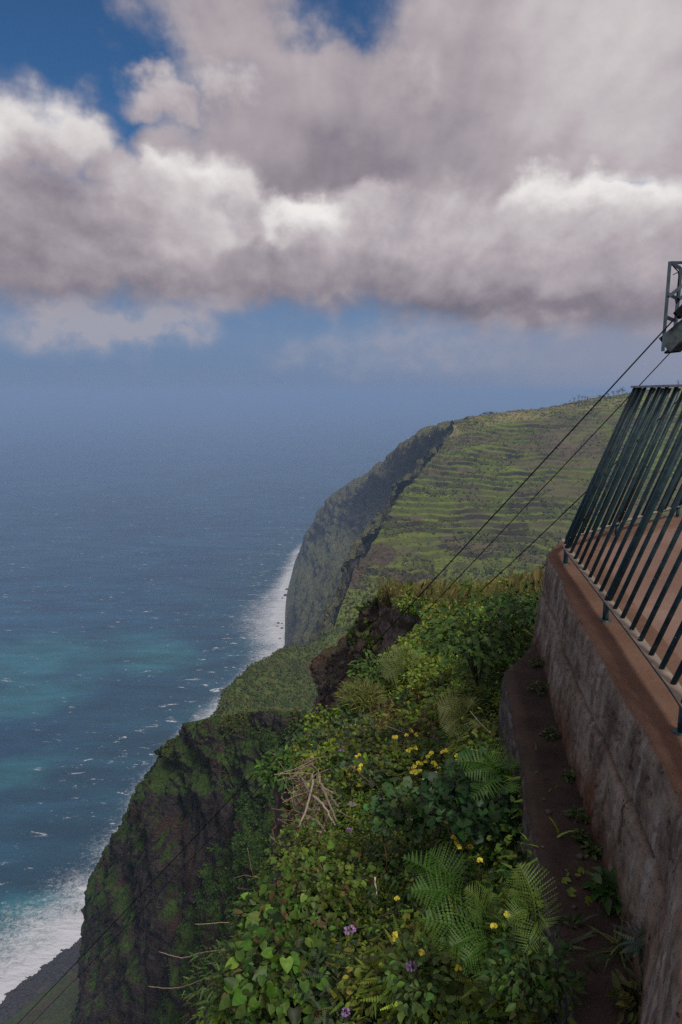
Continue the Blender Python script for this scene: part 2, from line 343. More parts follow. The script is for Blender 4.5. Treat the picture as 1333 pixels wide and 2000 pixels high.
foam = math_(nt, 'MAXIMUM', cap, shore)
c = mix(nt, math_(nt, 'MULTIPLY', foam, .94), c, (.66, .67, .7))
setin(nt, b, 'Base Color', c); setin(nt, b, 'Roughness', mapr(nt, foam, 0, 1, .2, .95, False))
wv = math_(nt, 'ADD', math_(nt, 'MULTIPLY', noise(nt, rot, .045, 6, .62, .3), 3.4), math_(nt, 'MULTIPLY', noise(nt, rot, .3, 5, .6, .2), .55))
bump(nt, b, math_(nt, 'ADD', wv, math_(nt, 'MULTIPLY', foam, .15)), .75, 2.4)
dd = cdist(P2)
surf = 32+62*np.exp(-((P2[:, 1]-500)/150)**2)+62*np.exp(-((P2[:, 1]-1380)/190)**2)
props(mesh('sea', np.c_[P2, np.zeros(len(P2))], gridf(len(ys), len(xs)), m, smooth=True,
     attrs={'coast': ('FLOAT', dd), 'sun_patch': ('FLOAT', sun_pat), 'surf': ('FLOAT', surf)}), kind='structure')

# ------------------------------------------------------------------ haze
m = bpy.data.materials.new('haze'); m.use_nodes = True; nt = m.node_tree; nt.nodes.remove(nt.nodes['Principled BSDF'])
v = nd(nt, 'ShaderNodeVolumePrincipled', {'Color': (.4, .585, .88), 'Density': 1.7e-4, 'Anisotropy': 0.0})
nt.links.new(v.outputs[0], nt.nodes['Material Output'].inputs['Volume'])
mb = MB(); x0, x1, y0, y1, z0, z1 = -61000, 61000, -21000, 81000, -2, H+45
mb.add([(x, y, z) for z in (z0, z1) for x, y in ((x0, y0), (x1, y0), (x1, y1), (x0, y1))], [(3, 2, 1, 0), (4, 5, 6, 7), (0, 1, 5, 4), (1, 2, 6, 5), (2, 3, 7, 6), (3, 0, 4, 7)])
props(mb.build('haze', m), kind='stuff')

# ------------------------------------------------------------------ land
def land(name, rows, nv, nu, mat, disp, smooth=True, post=None, face=None):
    G = loft(rows, nv, nu, smooth); N = normals(G)
    if (N[..., 2].mean() if face is None else N[nv//2:] @ np.array(face)).mean() < 0: N = -N
    Pf = G.reshape(-1, 3); Nf = N.reshape(-1, 3)
    at = None
    G2 = Pf+disp(Pf, Nf)
    if post: G2, at = post(G2, Pf)
    o = mesh(name, G2, gridf(nv, nu), mat, smooth=True, attrs=at); props(o, kind='structure')
    G3 = G2.reshape(nv, nu, 3); N3 = normals(G3); N3 = N3 if N3[..., 2].mean() > 0 else -N3
    return o, G3, N3
def back(P, dx, dy, z=None): return np.array([P[0]+dx, P[1]+dy, P[2] if z is None else z])
M_head = terrain('headland_ground', (.1, .085, .075), (.22, .18, .15), (.16, .17, .075), (.23, .22, .1), gs=.05, slope=(.16, .5), earth=(.085, .06, .042), bs=1.2, bd=9)
def disp_head(P, N):
    r = fbm(P, (.012, .012, .006), 6, 3, .55, True); f = fbm(P, (.03, .03, .05), 5, 9, .58)
    st = fbm(P, (.004, .004, .045), 3, 21)
    blk = np.round(fbm(P, (.02, .02, .03), 2, 23)*3)/3
    return N*((r*18+f*8+st*9+blk*5)*sstep(-5, 60, P[:, 2]))[:, None]
# station rows from the far silhouette towards the camera; each runs from the ridge down to the sea
r0 = [W(960, 815, 1350), W(900, 850, 1600), W(830, 900, 1900), W(760, 960, 2150), W(700, 1020, 2300), SEA(650, 1065, -6)]
r1 = [W(884, 832, 1020), W(838, 842, 1120), W(765, 893, 1350), W(690, 950, 1620), W(640, 985, 1800), SEA(589, 1078, -6)]
r2 = [W(884, 842, 985), W(845, 880, 1060), W(775, 960, 1250), W(700, 1020, 1450), W(635, 1060, 1600), SEA(564, 1136, -6)]
r3 = [W(880, 852, 950), W(850, 905, 1000), W(790, 985, 1120), W(720, 1050, 1270), W(640, 1100, 1400), SEA(555, 1180, -6)]
r4 = [W(815, 930, 800), W(790, 965, 860), W(755, 1020, 960), W(700, 1090, 1080), W(630, 1150, 1180), SEA(554, 1225, -6)]
r5 = [W(765, 992, 690), W(750, 1020, 730), W(725, 1075, 810), W(690, 1140, 900), W(630, 1200, 1010), SEA(554, 1268, -6)]
r6 = [W(700, 1100, 570), W(692, 1125, 600), W(675, 1165, 660), W(650, 1220, 740), W(610, 1275, 840), SEA(560, 1330, -6)]
r7 = [W(655, 1240, 465), W(650, 1260, 490), W(630, 1300, 540), W(600, 1350, 600), W(560, 1400, 680), SEA(520, 1450, -6)]
land('headland', [r0, r1, r2, r3, r4, r5, r6, r7], 330, 260, M_head, disp_head)

M_hill = terrain('terraced_hill_ground', (.05, .042, .034), (.075, .06, .045), (.105, .145, .02), (.165, .2, .032), gs=.12, slope=(.15, .4), dry=(.095, .078, .045), drysc=.011, earth=(.085, .052, .035), bs=.8, bd=1.2, riser=True)
def xr(l, r, n=6): return [l+(r-l)*t for t in np.linspace(0, 1, n)]
hr = []
for prof in [
    [(884, 842, 1250), (960, 835, 1250), (1050, 822, 1300), (1130, 806, 1300), (1210, 794, 1320), (1333, 776, 1350), (1700, 740, 1400)],
    [(884, 829, 1010), (960, 811, 1010), (1050, 798, 1030), (1130, 784, 1040), (1210, 772, 1050), (1333, 755, 1070), (1700, 715, 1100)],
    [(882, 846, 960), (960, 832, 940), (1050, 822, 930), (1130, 812, 930), (1210, 800, 930), (1333, 790, 940), (1700, 760, 950)],
    [(815, 928, 800), (900, 910, 800), (1000, 895, 800), (1100, 885, 800), (1210, 870, 805), (1333, 860, 810), (1700, 840, 820)],
    [(766, 990, 692), (870, 980, 700), (980, 970, 700), (1090, 960, 705), (1210, 945, 710), (1333, 935, 720), (1700, 915, 730)],
    [(736, 1046, 625), (850, 1040, 630), (970, 1030, 640), (1090, 1020, 645), (1210, 1010, 650), (1333, 1000, 660), (1700, 980, 670)],
    [(702, 1098, 570), (830, 1095, 575), (960, 1085, 580), (1090, 1075, 585), (1210, 1070, 590), (1333, 1060, 600), (1700, 1040, 610)],
    [(675, 1165, 515), (800, 1150, 520), (950, 1140, 525), (1090, 1130, 530), (1210, 1125, 540), (1333, 1120, 545), (1700, 1100, 560)],
    [(652, 1234, 462), (780, 1215, 465), (950, 1195, 470), (1090, 1185, 480), (1210, 1180, 490), (1333, 1175, 500), (1700, 1160, 510)],
    [(640, 1330, 400), (760, 1310, 410), (950, 1280, 420), (1090, 1265, 430), (1210, 1250, 440), (1333, 1240, 450), (1700, 1230, 460)]]:
    hr.append([W(*q) for q in prof])
def disp_hill(P, N):
    return np.c_[np.zeros((len(P), 2)), fbm(P, .012, 4, 31)*5+fbm(P, .06, 4, 33)*1.2]
def post_hill(G, P):
    st = 3.9; wv = fbm(P, (.008, .004, .002), 3, 41)*1.8+fbm(P, (.03, .015, .01), 3, 43)*.55
    q = G[:, 2]/st+wv; f = q-np.floor(q)
    k = sstep(.7, .97, f); step = np.floor(q)+k
    py = G[:, 1]
    mask = sstep(-.55, -.05, fbm(P, (.018, .03, .012), 4, 47)+.12*sstep(560, 640, py))*sstep(480, 575, py)
    mask *= 1-.75*sstep(905, 950, py)
    G = G.copy(); G[:, 2] += (step-q)*st*mask*.95
    ris = sstep(.64, .72, f)*(1-sstep(.95, 1., f))*mask*(.6+.4*sstep(-.15, .2, fbm(P, .03, 3, 49)))
    ci = np.floor(P[:, 0]/34+fbm(P, (.02, .02, .02), 2, 45)*1.2+np.floor(q)*.37); plot = (_hash(ci.astype(np.int64), np.floor(q).astype(np.int64), np.zeros(len(q), np.int64), 5) & 255)/255.
    crest_pale = sstep(930, 955, py)*sstep(1030, 1000, py)*sstep(-.1, .25, fbm(P, (.012, .03, .02), 4, 53)+.1)  # paler yellow-green and tan tone along the hill crest
    r_ = P-np.array([0, 0, H]); ax = r_[:, 1]*CT-r_[:, 2]*ST; qx = 666.5+F*r_[:, 0]/ax; qy = 1000-F*(r_[:, 1]*ST+r_[:, 2]*CT)/ax      # bare bluff and dry upper fields
    nn = fbm(P, .05, 4, 57)*.5
    bare = np.maximum(sstep(1.1, .6, np.hypot((qx-735)/50, (qy-1085)/26)+nn), np.maximum(sstep(1.1, .6, np.hypot((qx-800)/60, (qy-1125)/16)+nn), sstep(1.1, .6, np.hypot((qx-690)/25, (qy-1110)/45)+nn)))
    dryf = sstep(1.1, .3, np.hypot((qx-1120)/110, (qy-870)/55)+nn*1.3)*.6+.5*sstep(1.1, .4, np.hypot((qx-920)/90, (qy-858)/16)+nn)
    G[:, 2] += bare*fbm(P, .06, 4, 59)*9
    return G, {'bare': ('FLOAT', bare), 'dryf': ('FLOAT', np.clip(dryf, 0, 1)), 'riser': ('FLOAT', ris), 'crest_pale': ('FLOAT', crest_pale), 'plot': ('FLOAT', plot*mask)}
hill_o, HG, HN = land('terraced_hill', hr, 640, 300, M_hill, disp_hill, post=post_hill)

M_prom = terrain('green_spur_ground', (.04, .032, .027), (.075, .06, .05), (.08, .115, .026), (.125, .145, .04), gs=.35, slope=(.3, .52), dry=(.07, .062, .026), drysc=.05, bs=1, bd=.8)
sil = [W(396, 1470, 280), W(412, 1415, 300), W(440, 1362, 325), W(480, 1322, 355), W(515, 1302, 385), W(552, 1279, 420), (W(600, 1264, 440)), W(653, 1236, 462), W(720, 1220, 480)]
def disp_prom(P, N):
    return N*(fbm(P, .03, 4, 61)*7+fbm(P, .12, 5, 63, .6)*2.6+fbm(P, (.03, .03, .1), 4, 67, .5, True)*2.5)[:, None]
prom_o, PG, PN = land('green_spur', [
    [back(p, -25, 150, 0) for p in sil], [back(p, -8, 45, p[2]-80) for p in sil], sil,
    [W(390, 1520, 262), W(420, 1460, 278), W(460, 1405, 298), W(510, 1370, 320), W(550, 1345, 345), W(590, 1325, 372), W(640, 1310, 395), W(690, 1290, 415), W(760, 1270, 430)],
    [W(380, 1580, 250), W(430, 1530, 258), W(490, 1480, 272), W(545, 1450, 288), W(590, 1430, 305), W(630, 1410, 325), W(680, 1390, 345), W(740, 1370, 365), W(820, 1350, 380)],
    [W(370, 1700, 240), W(430, 1650, 245), W(500, 1620, 250), W(560, 1600, 255), W(610, 1580, 260), W(660, 1560, 270), W(720, 1540, 285), W(800, 1500, 300), W(900, 1480, 320)]],
    260, 320, M_prom, disp_prom)

M_cliff = terrain('cliff_ground', (.034, .028, .026), (.12, .096, .084), (.05, .095, .022), (.09, .14, .034), gs=.22, slope=(.16, .42), earth=(.11, .066, .05), bs=1.2, bd=1.6)
top = [W(690, 1432, 100), W(640, 1424, 108), W(565, 1417, 116), W(495, 1424, 124), W(440, 1440, 133), W(404, 1447, 142), W(374, 1462, 152), W(343, 1484, 165), W(322, 1535, 178), W(302, 1562, 190), W(272, 1600, 208), W(258, 1646, 226), W(240, 1698, 255), W(230, 1756, 290), W(218, 1806, 335), W(208, 1850, 400), SEA(200, 1862, 0)]
mid = [W(700, 1540, 84), W(650, 1550, 92), W(590, 1560, 100), W(530, 1570, 108), W(480, 1580, 117), W(440, 1590, 127), W(410, 1600, 138), W(380, 1620, 150), W(355, 1650, 162), W(330, 1680, 175), W(300, 1710, 192), W(275, 1745, 212), W(262, 1790, 242), W(248, 1830, 280), W(236, 1860, 325), W(220, 1890, 385), SEA(206, 1900, 2)]
lo = [W(720, 1750, 66), W(660, 1760, 74), W(590, 1770, 82), W(530, 1780, 90), W(480, 1790, 99), W(440, 1800, 109), W(400, 1810, 121), W(370, 1825, 134), W(340, 1840, 148), W(315, 1860, 164), W(290, 1880, 184), W(265, 1900, 210), W(240, 1920, 245), W(232, 1935, 290), W(220, 1945, 345), W(208, 1950, 400), SEA(198, 1955, 14)]
lo2 = [W(740, 2150, 50), W(660, 2150, 56), W(590, 2140, 63), W(530, 2130, 71), W(480, 2120, 80), W(430, 2110, 91), W(385, 2100, 104), W(350, 2090, 119), W(315, 2085, 136), W(285, 2080, 156), W(260, 2080, 180), W(235, 2080, 210), W(215, 2080, 245), W(190, 2080, 290), W(180, 2080, 330), W(168, 2080, 360), SEA(150, 2080, 40)]
def bk(p): return float(np.clip((p[2]-60)/150, .03, 1))
def disp_cliff(P, N):
    dist = P[:, 1]; k = np.clip(dist/190, .5, .95)
    r = fbm(P, (.035, .035, .012), 6, 71, .55, True); f = fbm(P, (.1, .1, .16), 6, 73, .6); st = fbm(P, (.02, .02, .22), 3, 77)
    blk = np.round(fbm(P, (.07, .07, .07), 2, 79)*4)/4
    g2 = fbm(P, (.012, .03, .006), 4, 75, .5, True)
    dd_ = r*7.5+f*5.0+st*2.2+blk*3.0+g2*6; dd_ = dd_-np.percentile(dd_, 62)
    return N*(dd_*k*sstep(-5, 70, P[:, 2]))[:, None]
cl_o, CG, CN = land('cliff', [[back(p, -60*bk(p), 60*bk(p), max(-4, p[2]-190)) for p in top], [back(p, -16*bk(p), 16*bk(p), max(-4, p[2]-22*bk(p))) for p in top], [back(p, -4, 7, p[2]-.3) for p in top], top,
     [a*.55+b_*.45 for a, b_ in zip(top, mid)], mid, lo, lo2], 380, 420, M_cliff, disp_cliff, smooth=False, face=(0, -1., .3))
CN = CN if CN[200:, :, 1].mean() < 0 else -CN

# pebble beach and grassy foot slope
M_peb, nt, b = newmat('dark_pebbles', .85, .3); p = pos(nt)
vo = nd(nt, 'ShaderNodeTexVoronoi', {'Vector': p, 'Scale': .55}); n = noise(nt, p, .2, 5)
c = mix(nt, mapr(nt, n, .3, .7), (.022, .021, .023), (.055, .05, .05)); c = mix(nt, mapr(nt, vo.outputs['Distance'], .1, .9), mix(nt, .5, c, (.09, .085, .085)), c)
setin(nt, b, 'Base Color', c); bump(nt, b, vo.outputs['Distance'], 1, -1.2)
shore = [SEA(-300, 2270), SEA(-80, 2016), SEA(0, 1952), SEA(60, 1906), SEA(110, 1866), SEA(182, 1818), SEA(240, 1760)]
inn = [SEA(-220, 2260, 4), SEA(-45, 2030, 4), SEA(28, 1968, 5), SEA(84, 1924, 6), SEA(130, 1888, 7), SEA(192, 1846, 8), SEA(255, 1790, 8)]
def disp_peb(P, N): return np.c_[np.zeros((len(P), 2)), fbm(P, .08, 4, 81)*1.6+fbm(P, .5, 3, 82)*.9]
land('pebble_beach', [[back(p, -14, 4, -2.5) for p in shore], shore, inn, [back(p, 12, -8, p[2]-2) for p in inn]], 60, 300, M_peb, disp_peb, smooth=False)
M_foot = terrain('foot_slope_ground', (.05, .034, .026), (.07, .05, .04), (.05, .075, .022), (.085, .09, .034), gs=.25, slope=(.3, .55), dry=(.1, .065, .04), drysc=.05, bs=1, bd=.8)
fs = [back(p, 7, -6, p[2]+1.8) for p in inn]
def disp_foot(P, N): return np.c_[np.zeros((len(P), 2)), fbm(P, .04, 5, 85)*4+fbm(P, .3, 4, 86)*1.2]
land('foot_slope', [[back(p, -3, 2, -1) for p in inn], fs, [back(p, 40, -45, p[2]+22) for p in fs], [back(p, 100, -110, p[2]+75) for p in fs]], 120, 220, M_foot, disp_foot, smooth=False)
# ------------------------------------------------------------------ viewing platform, wall, ledge
ZP = -1.1
def crn(pts, n): return arc([np.array(q) for q in pts], n=n)
wall_px = [(1070, 1086), (1073, 1075), (1083, 1064), (1100, 1053)]
near_w = [(-.2, .35), (.2, .66), (.45, .86), (.57, 1.05), (.66, 1.25), (.76, 1.45), (.86, 1.65), (.925, 1.82), (.985, 2.15), (1.05, 2.6), (1.13, 3.15), (1.235, 3.8)]
edge = [np.array([x, y, H+ZP]) for x, y in near_w]+[WZ(1096, 1130, ZP)]+[WZ(*q, ZP) for q in wall_px]+[WZ(1160, 1039, ZP), WZ(1215, 1024, ZP), WZ(1333, 1000, ZP)]
dirf = edge[-1]-edge[-2]; edge.append(edge[-1]+dirf/np.linalg.norm(dirf)*4); edge.append(edge[-1]+np.array([5, 1.5, 0]))
E = arc(edge, step=.012)
tan = np.gradient(E, axis=0); tan /= np.linalg.norm(tan, axis=1)[:, None]; inw = np.stack([tan[:, 1], -tan[:, 0], 0*tan[:, 0]], 1)   # towards the platform
# concrete wall: profile swept along the edge (inner rim, brown top, rounded arris, two lifts with a rough joint, battered face)
prof = [(.34, -.35), (.34, -.03), (.33, .0)]+[(x, .002*math.sin(9*x)) for x in np.linspace(.3, .03, 16)]+[(.012, -.006), (.004, -.018)]
prof += [(-.002-.022*t, -.02-.24*t) for t in np.linspace(.05, 1, 26)]
prof += [(-.008, -.263), (-.006, -.272), (-.022, -.28)]
prof += [(-.026-.045*t, -.285-.35*t) for t in np.linspace(0, 1, 34)]+[(-.075-.06*t, -.66-2.0*t) for t in np.linspace(0, 1, 6)]
Pw = np.array(prof); G = E[None]+inw[None]*Pw[:, None, 0:1]+np.array([0, 0, 1.])*Pw[:, None, 1:2]
Gf = G.reshape(-1, 3); Nw = np.repeat(-inw[None], len(Pw), 0).reshape(-1, 3)
face = np.repeat((Pw[:, 1] < -.012) & (Pw[:, 0] < .3), len(E)).astype(float)
n1 = fbm(Gf, (3, 3, 5), 5, 101); n2 = fbm(Gf, 22, 4, 103, .6); pit = sstep(.22, .5, fbm(Gf, (40, 40, 26), 3, 105)); hor = fbm(Gf, (1.5, 1.5, 16), 3, 107)
joint = np.exp(-((Gf[:, 2]-(H+ZP-.27)-.012*fbm(Gf, 4, 2, 109))/.012)**2)
dsp = face*(n1*.009+n2*.007+hor*.006-pit*.02)-joint*face*.03*(1+n2*2)
topn = (1-face)*(n1*.012+n2*.003)
Gf = Gf+Nw*dsp[:, None]+np.array([0, 0, 1.])*topn[:, None]
m, nt, b = newmat('weathered_concrete', .93, .2); p = pos(nt)
nz = nd(nt, 'ShaderNodeSeparateXYZ', {0: nd(nt, 'ShaderNodeNewGeometry').outputs['Normal']}).outputs[2]; zz = nd(nt, 'ShaderNodeSeparateXYZ', {0: p}).outputs[2]
a1 = noise(nt, p, 6, 8, .65); a2 = noise(nt, scalev(nt, p, (9, 9, 1.1)), 1.4, 6, .6); a3 = noise(nt, p, 55, 5, .7); a4 = noise(nt, p, 1.6, 5, .6)
conc = mix(nt, mapr(nt, a1, .32, .66), (.11, .08, .06), (.3, .24, .19))
conc = mix(nt, mapr(nt, a2, .5, .7, 0, .8), conc, (.36, .33, .295))
conc = mix(nt, mapr(nt, a2, .42, .26), conc, (.035, .028, .024))
conc = mix(nt, mapr(nt, a4, .52, .72, 0, .55), conc, (.1, .06, .042))
conc = mix(nt, mapr(nt, a3, .6, .68), conc, (.022, .018, .015))
low = mapr(nt, math_(nt, 'ADD', zz, math_(nt, 'MULTIPLY', math_(nt, 'SUBTRACT', a1, .5), .35)), H+ZP-.42, H+ZP-.62)
conc = mix(nt, math_(nt, 'MULTIPLY', low, .8), conc, (.075, .045, .028))
rust = math_(nt, 'MULTIPLY', mapr(nt, a4, .6, .7), mapr(nt, zz, H+ZP-.3, H+ZP-.5)); conc = mix(nt, math_(nt, 'MULTIPLY', rust, .75), conc, (.13, .05, .022))
gr = noise(nt, p, 240, 3, .7); d1 = noise(nt, p, 2.2, 6, .6)
dirt = mix(nt, mapr(nt, d1, .3, .7), (.125, .068, .045), (.19, .112, .08)); dirt = mix(nt, mapr(nt, gr, .66, .74), dirt, (.36, .28, .22)); dirt = mix(nt, mapr(nt, a3, .62, .74), dirt, (.1, .055, .038))
conc = mix(nt, math_(nt, 'MULTIPLY', attr(nt, 'crack').outputs['Fac'], .85), conc, (.014, .011, .009))
f = math_(nt, 'MULTIPLY', mapr(nt, math_(nt, 'ADD', nz, math_(nt, 'MULTIPLY', math_(nt, 'SUBTRACT', a1, .5), .9)), .35, .75), mapr(nt, zz, H+ZP-.07, H+ZP-.03))
setin(nt, b, 'Base Color', mix(nt, f, conc, dirt)); bump(nt, b, math_(nt, 'ADD', math_(nt, 'MULTIPLY', a3, .8), math_(nt, 'ADD', a1, math_(nt, 'MULTIPLY', gr, .25))), .8, .014)
M_conc = m
wall = mesh('retaining_wall', Gf, gridf(len(Pw), len(E)), M_conc, smooth=True, attrs={'crack': ('FLOAT', np.clip(joint*face*(.7+n2*1.5), 0, 1))})
props(wall, 'weathered concrete retaining wall with red brown dusty top, curving under the railing', 'wall')
# platform floor
m, nt, b = newmat('red_earth_floor', .9, .25); p = pos(nt)
d1 = noise(nt, p, 1.1, 7, .62); d2 = noise(nt, p, 9, 6, .6); gr = noise(nt, p, 150, 4, .7)
dirt = mix(nt, mapr(nt, d1, .3, .7), (.165, .095, .072), (.25, .165, .135)); dirt = mix(nt, mapr(nt, d2, .35, .7, 0, .6), dirt, (.19, .115, .085)); dirt = mix(nt, mapr(nt, gr, .62, .72), dirt, (.4, .31, .27)); dirt = mix(nt, mapr(nt, gr, .36, .3), dirt, (.08, .05, .04))
setin(nt, b, 'Base Color', dirt); bump(nt, b, math_(nt, 'ADD', d2, math_(nt, 'MULTIPLY', gr, .5)), .6, .015)
In = (E+inw*.335)[::6]; In[:, 2] = H+ZP-.006
far = np.array([16, -2, H+ZP-.006]); near = np.array([14, -6, H+ZP-.006])
n_in = len(In); t = np.linspace(0, 1, n_in)[:, None]; Out = np.array([3., -5, H+ZP-.006])*(1-t)+np.array([18., 6, H+ZP-.006])*t
FG = np.stack([In*(1-s)+Out*s for s in np.linspace(0, 1, 60)]); FGf = FG.reshape(-1, 3).copy(); FGf[:, 2] += fbm(FGf, 1.2, 4, 111)*.014*sstep(0, .06, np.repeat(np.linspace(0, 1, 60), n_in))-.004
o = props(mesh('platform', FGf, gridf(60, n_in), m, smooth=True), kind='structure')
# ledge at the foot of the wall
ZL = -1.69
lp = [(.52, 1.2), (.6, 1.5)]; le = [np.array([x, y, H+ZL]) for x, y in lp]+[WZ(*q, ZL) for q in [(1135, 2000), (1096, 1850), (1060, 1700), (1036, 1600), (1020, 1500), (1003, 1420), (990, 1350), (985, 1322), (990, 1306), (1006, 1292), (1028, 1272), (1040, 1256), (1046, 1240)]]
L = arc(le, step=.02); tl = np.gradient(L, axis=0); tl /= np.linalg.norm(tl, axis=1)[:, None]; il = np.stack([tl[:, 1], -tl[:, 0], 0*tl[:, 0]], 1)
pl = [(.6, -.02)]+[(x, -.0) for x in np.linspace(.55, .02, 22)]+[(.008, -.006), (.0, -.018)]+[(-.006-.02*t, -.03-.32*t) for t in np.linspace(0, 1, 14)]+[(-.05, -.9)]
Pl = np.array(pl); tgt = np.array([np.interp(L[:, 1], [0.9, 1.4, 1.7, 2.05, 2.48, 3.35, 4.6, 5], [.5, .74, .86, .93, .97, 1.12, 1.36, 1.40])]).T[:, 0]
G = np.zeros((len(Pl), len(L), 3))
for i, (a, z) in enumerate(Pl):
    q = L+il*min(a, .02)
    if a > .02:
        tt = (a-.02)/.58; q = (L+il*.02)*(1-tt)+np.c_[np.maximum(tgt+.06, L[:, 0]+.03), L[:, 1]+.02*tt, L[:, 2]]*tt
    G[i] = q; G[i, :, 2] = H+ZL+z
Gf = G.reshape(-1, 3); fl = np.repeat(Pl[:, 1] > -.01, len(L)).astype(float)
Gf = Gf+np.c_[(1-fl)*fbm(Gf, 9, 4, 121)*.016, 0*fl, fl*(fbm(Gf, 5, 4, 123)*.014+fbm(Gf, 30, 3, 124)*.004)]
m, nt, b = newmat('dark_earthy_concrete', .95, .15); p = pos(nt)
a1 = noise(nt, p, 4, 7, .62); a3 = noise(nt, p, 70, 5, .7); a4 = noise(nt, p, 14, 5, .65)
c = mix(nt, mapr(nt, a1, .3, .7), (.036, .027, .024), (.066, .049, .042)); c = mix(nt, mapr(nt, a3, .64, .74), c, (.16, .12, .1)); c = mix(nt, mapr(nt, a4, .58, .7, 0, .7), c, (.03, .021, .018))
nz = nd(nt, 'ShaderNodeSeparateXYZ', {0: nd(nt, 'ShaderNodeNewGeometry').outputs['Normal']}).outputs[2]
c = mix(nt, mapr(nt, nz, .7, .3), c, mix(nt, mapr(nt, a4, .4, .65), (.06, .052, .048), (.17, .15, .14)))
setin(nt, b, 'Base Color', c); bump(nt, b, math_(nt, 'ADD', a3, a4), .8, .012)
props(mesh('concrete_ledge', Gf, gridf(len(Pl), len(L)), m, smooth=True), 'narrow dark earth covered concrete ledge along the foot of the retaining wall', 'ledge')
LEDGE = BVHTree.FromPolygons([tuple(v) for v in Gf], [tuple(int(i) for i in q) for q in gridf(len(Pl), len(L))])

# ------------------------------------------------------------------ railing leaning in over the platform
M_paint = plain('dark_teal_paint', (.01, .042, .054), .5, .4, .45, 25, b2=(.02, .06, .07), rust=.62)
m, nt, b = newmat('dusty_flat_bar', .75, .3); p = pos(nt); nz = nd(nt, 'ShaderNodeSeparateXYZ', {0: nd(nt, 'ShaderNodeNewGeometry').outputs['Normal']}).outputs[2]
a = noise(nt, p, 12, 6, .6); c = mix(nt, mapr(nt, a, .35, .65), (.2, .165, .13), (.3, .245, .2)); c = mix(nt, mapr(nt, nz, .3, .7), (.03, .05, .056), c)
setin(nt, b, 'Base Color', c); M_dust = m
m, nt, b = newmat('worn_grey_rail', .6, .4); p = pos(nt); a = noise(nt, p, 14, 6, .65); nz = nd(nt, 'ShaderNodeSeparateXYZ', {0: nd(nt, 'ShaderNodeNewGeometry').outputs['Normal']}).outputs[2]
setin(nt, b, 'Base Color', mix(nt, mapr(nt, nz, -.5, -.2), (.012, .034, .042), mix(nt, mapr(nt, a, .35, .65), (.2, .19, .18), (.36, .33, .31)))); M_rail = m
ZB = -1.0
rp = [WZ(*q, ZB) for q in [(1333, 1365), (1290, 1306), (1240, 1240), (1191, 1178), (1150, 1126), (1120, 1088), (1106, 1068), (1104, 1057), (1114, 1049), (1135, 1043), (1160, 1036), (1205, 1022), (1265, 1005), (1333, 987)]]
d0 = rp[0]-rp[2]; d0 /= np.linalg.norm(d0); d1 = rp[-1]-rp[-2]; d1 /= np.linalg.norm(d1)
rp = [rp[0]+d0*1.2+np.array([-.12, 0, 0]), rp[0]+d0*.6+np.array([-.03, 0, 0])]+rp+[rp[-1]+d1*1.5, rp[-1]+d1*3]
R = arc(rp, step=.02); tr = np.gradient(R, axis=0); tr /= np.linalg.norm(tr, axis=1)[:, None]; ir = np.stack([tr[:, 1], -tr[:, 0], 0*tr[:, 0]], 1)
# the lean direction is eased along the bend so that the bars fan smoothly
ker = np.ones(25)/25
irs = np.stack([np.convolve(np.pad(ir[:, k], 12, 'edge'), ker, 'valid') for k in range(3)], 1); irs /= np.linalg.norm(irs, axis=1)[:, None]
LEAN, RH = .375, 1.03
T = R+irs*LEAN+np.array([0, 0, RH])
rl = empty('railing', R[len(R)//2]-np.array([0, 0, .1]), 'dark teal metal railing of slanting round bars leaning in along the red earth platform edge', 'railing')
def strip(name, C, nrm, w, h, mat):
    v = np.concatenate([C+nrm*sx*w/2+np.array([0, 0, sy*h/2]) for sx, sy in ((-1, -1), (1, -1), (1, 1), (-1, 1))]); n = len(C); f = []
    for i in range(n-1):
        for k in range(4): f.append((k*n+i, k*n+i+1, ((k+1) % 4)*n+i+1, ((k+1) % 4)*n+i))
    f += [(0, n, 2*n, 3*n), (n-1, 4*n-1, 3*n-1, 2*n-1)]
    mesh(name, v, f, mat, rl)
strip('bottom_rail', R, irs, .046, .009, M_dust); strip('top_rail', T, irs, .05, .012, M_rail)
cor = int(np.argmin(np.linalg.norm(R-WZ(1106, 1072, ZB), axis=1)))
sp = .147/.02; k = -int(cor/sp)
while True:
    i = cor+k*sp
    if i > len(R)-3: break
    if i >= 2:
        i = int(round(i)); post_ = (k % 8 == 0); bm_ = MB(); t_ = np.linspace(0, 1, 3)[:, None]
        a = R[i]+np.array([0, 0, .003]); c_ = T[i]-np.array([0, 0, .005])
        bm_.tube(a+(c_-a)*t_, .018 if post_ else .0102, 12 if post_ else 8)
        o = bm_.build('post' if post_ else 'bar', M_paint, rl, True)
        if post_:
            fm = MB(); q = R[i]-irs[i]*.006
            fm.tube([q+np.array([0, 0, -.005]), q+np.array([0, 0, -.055]), q+np.array([0, 0, -.108])], .0145, 10); fm.tube([q+np.array([0, 0, -.094]), q+np.array([0, 0, -.106])], .03, 10)
            fo = fm.build('foot', M_paint, rl, True)
            fo.parent = o; fo.matrix_parent_inverse = Matrix.Identity(4); o.location = (0, 0, 0)
    k += 1

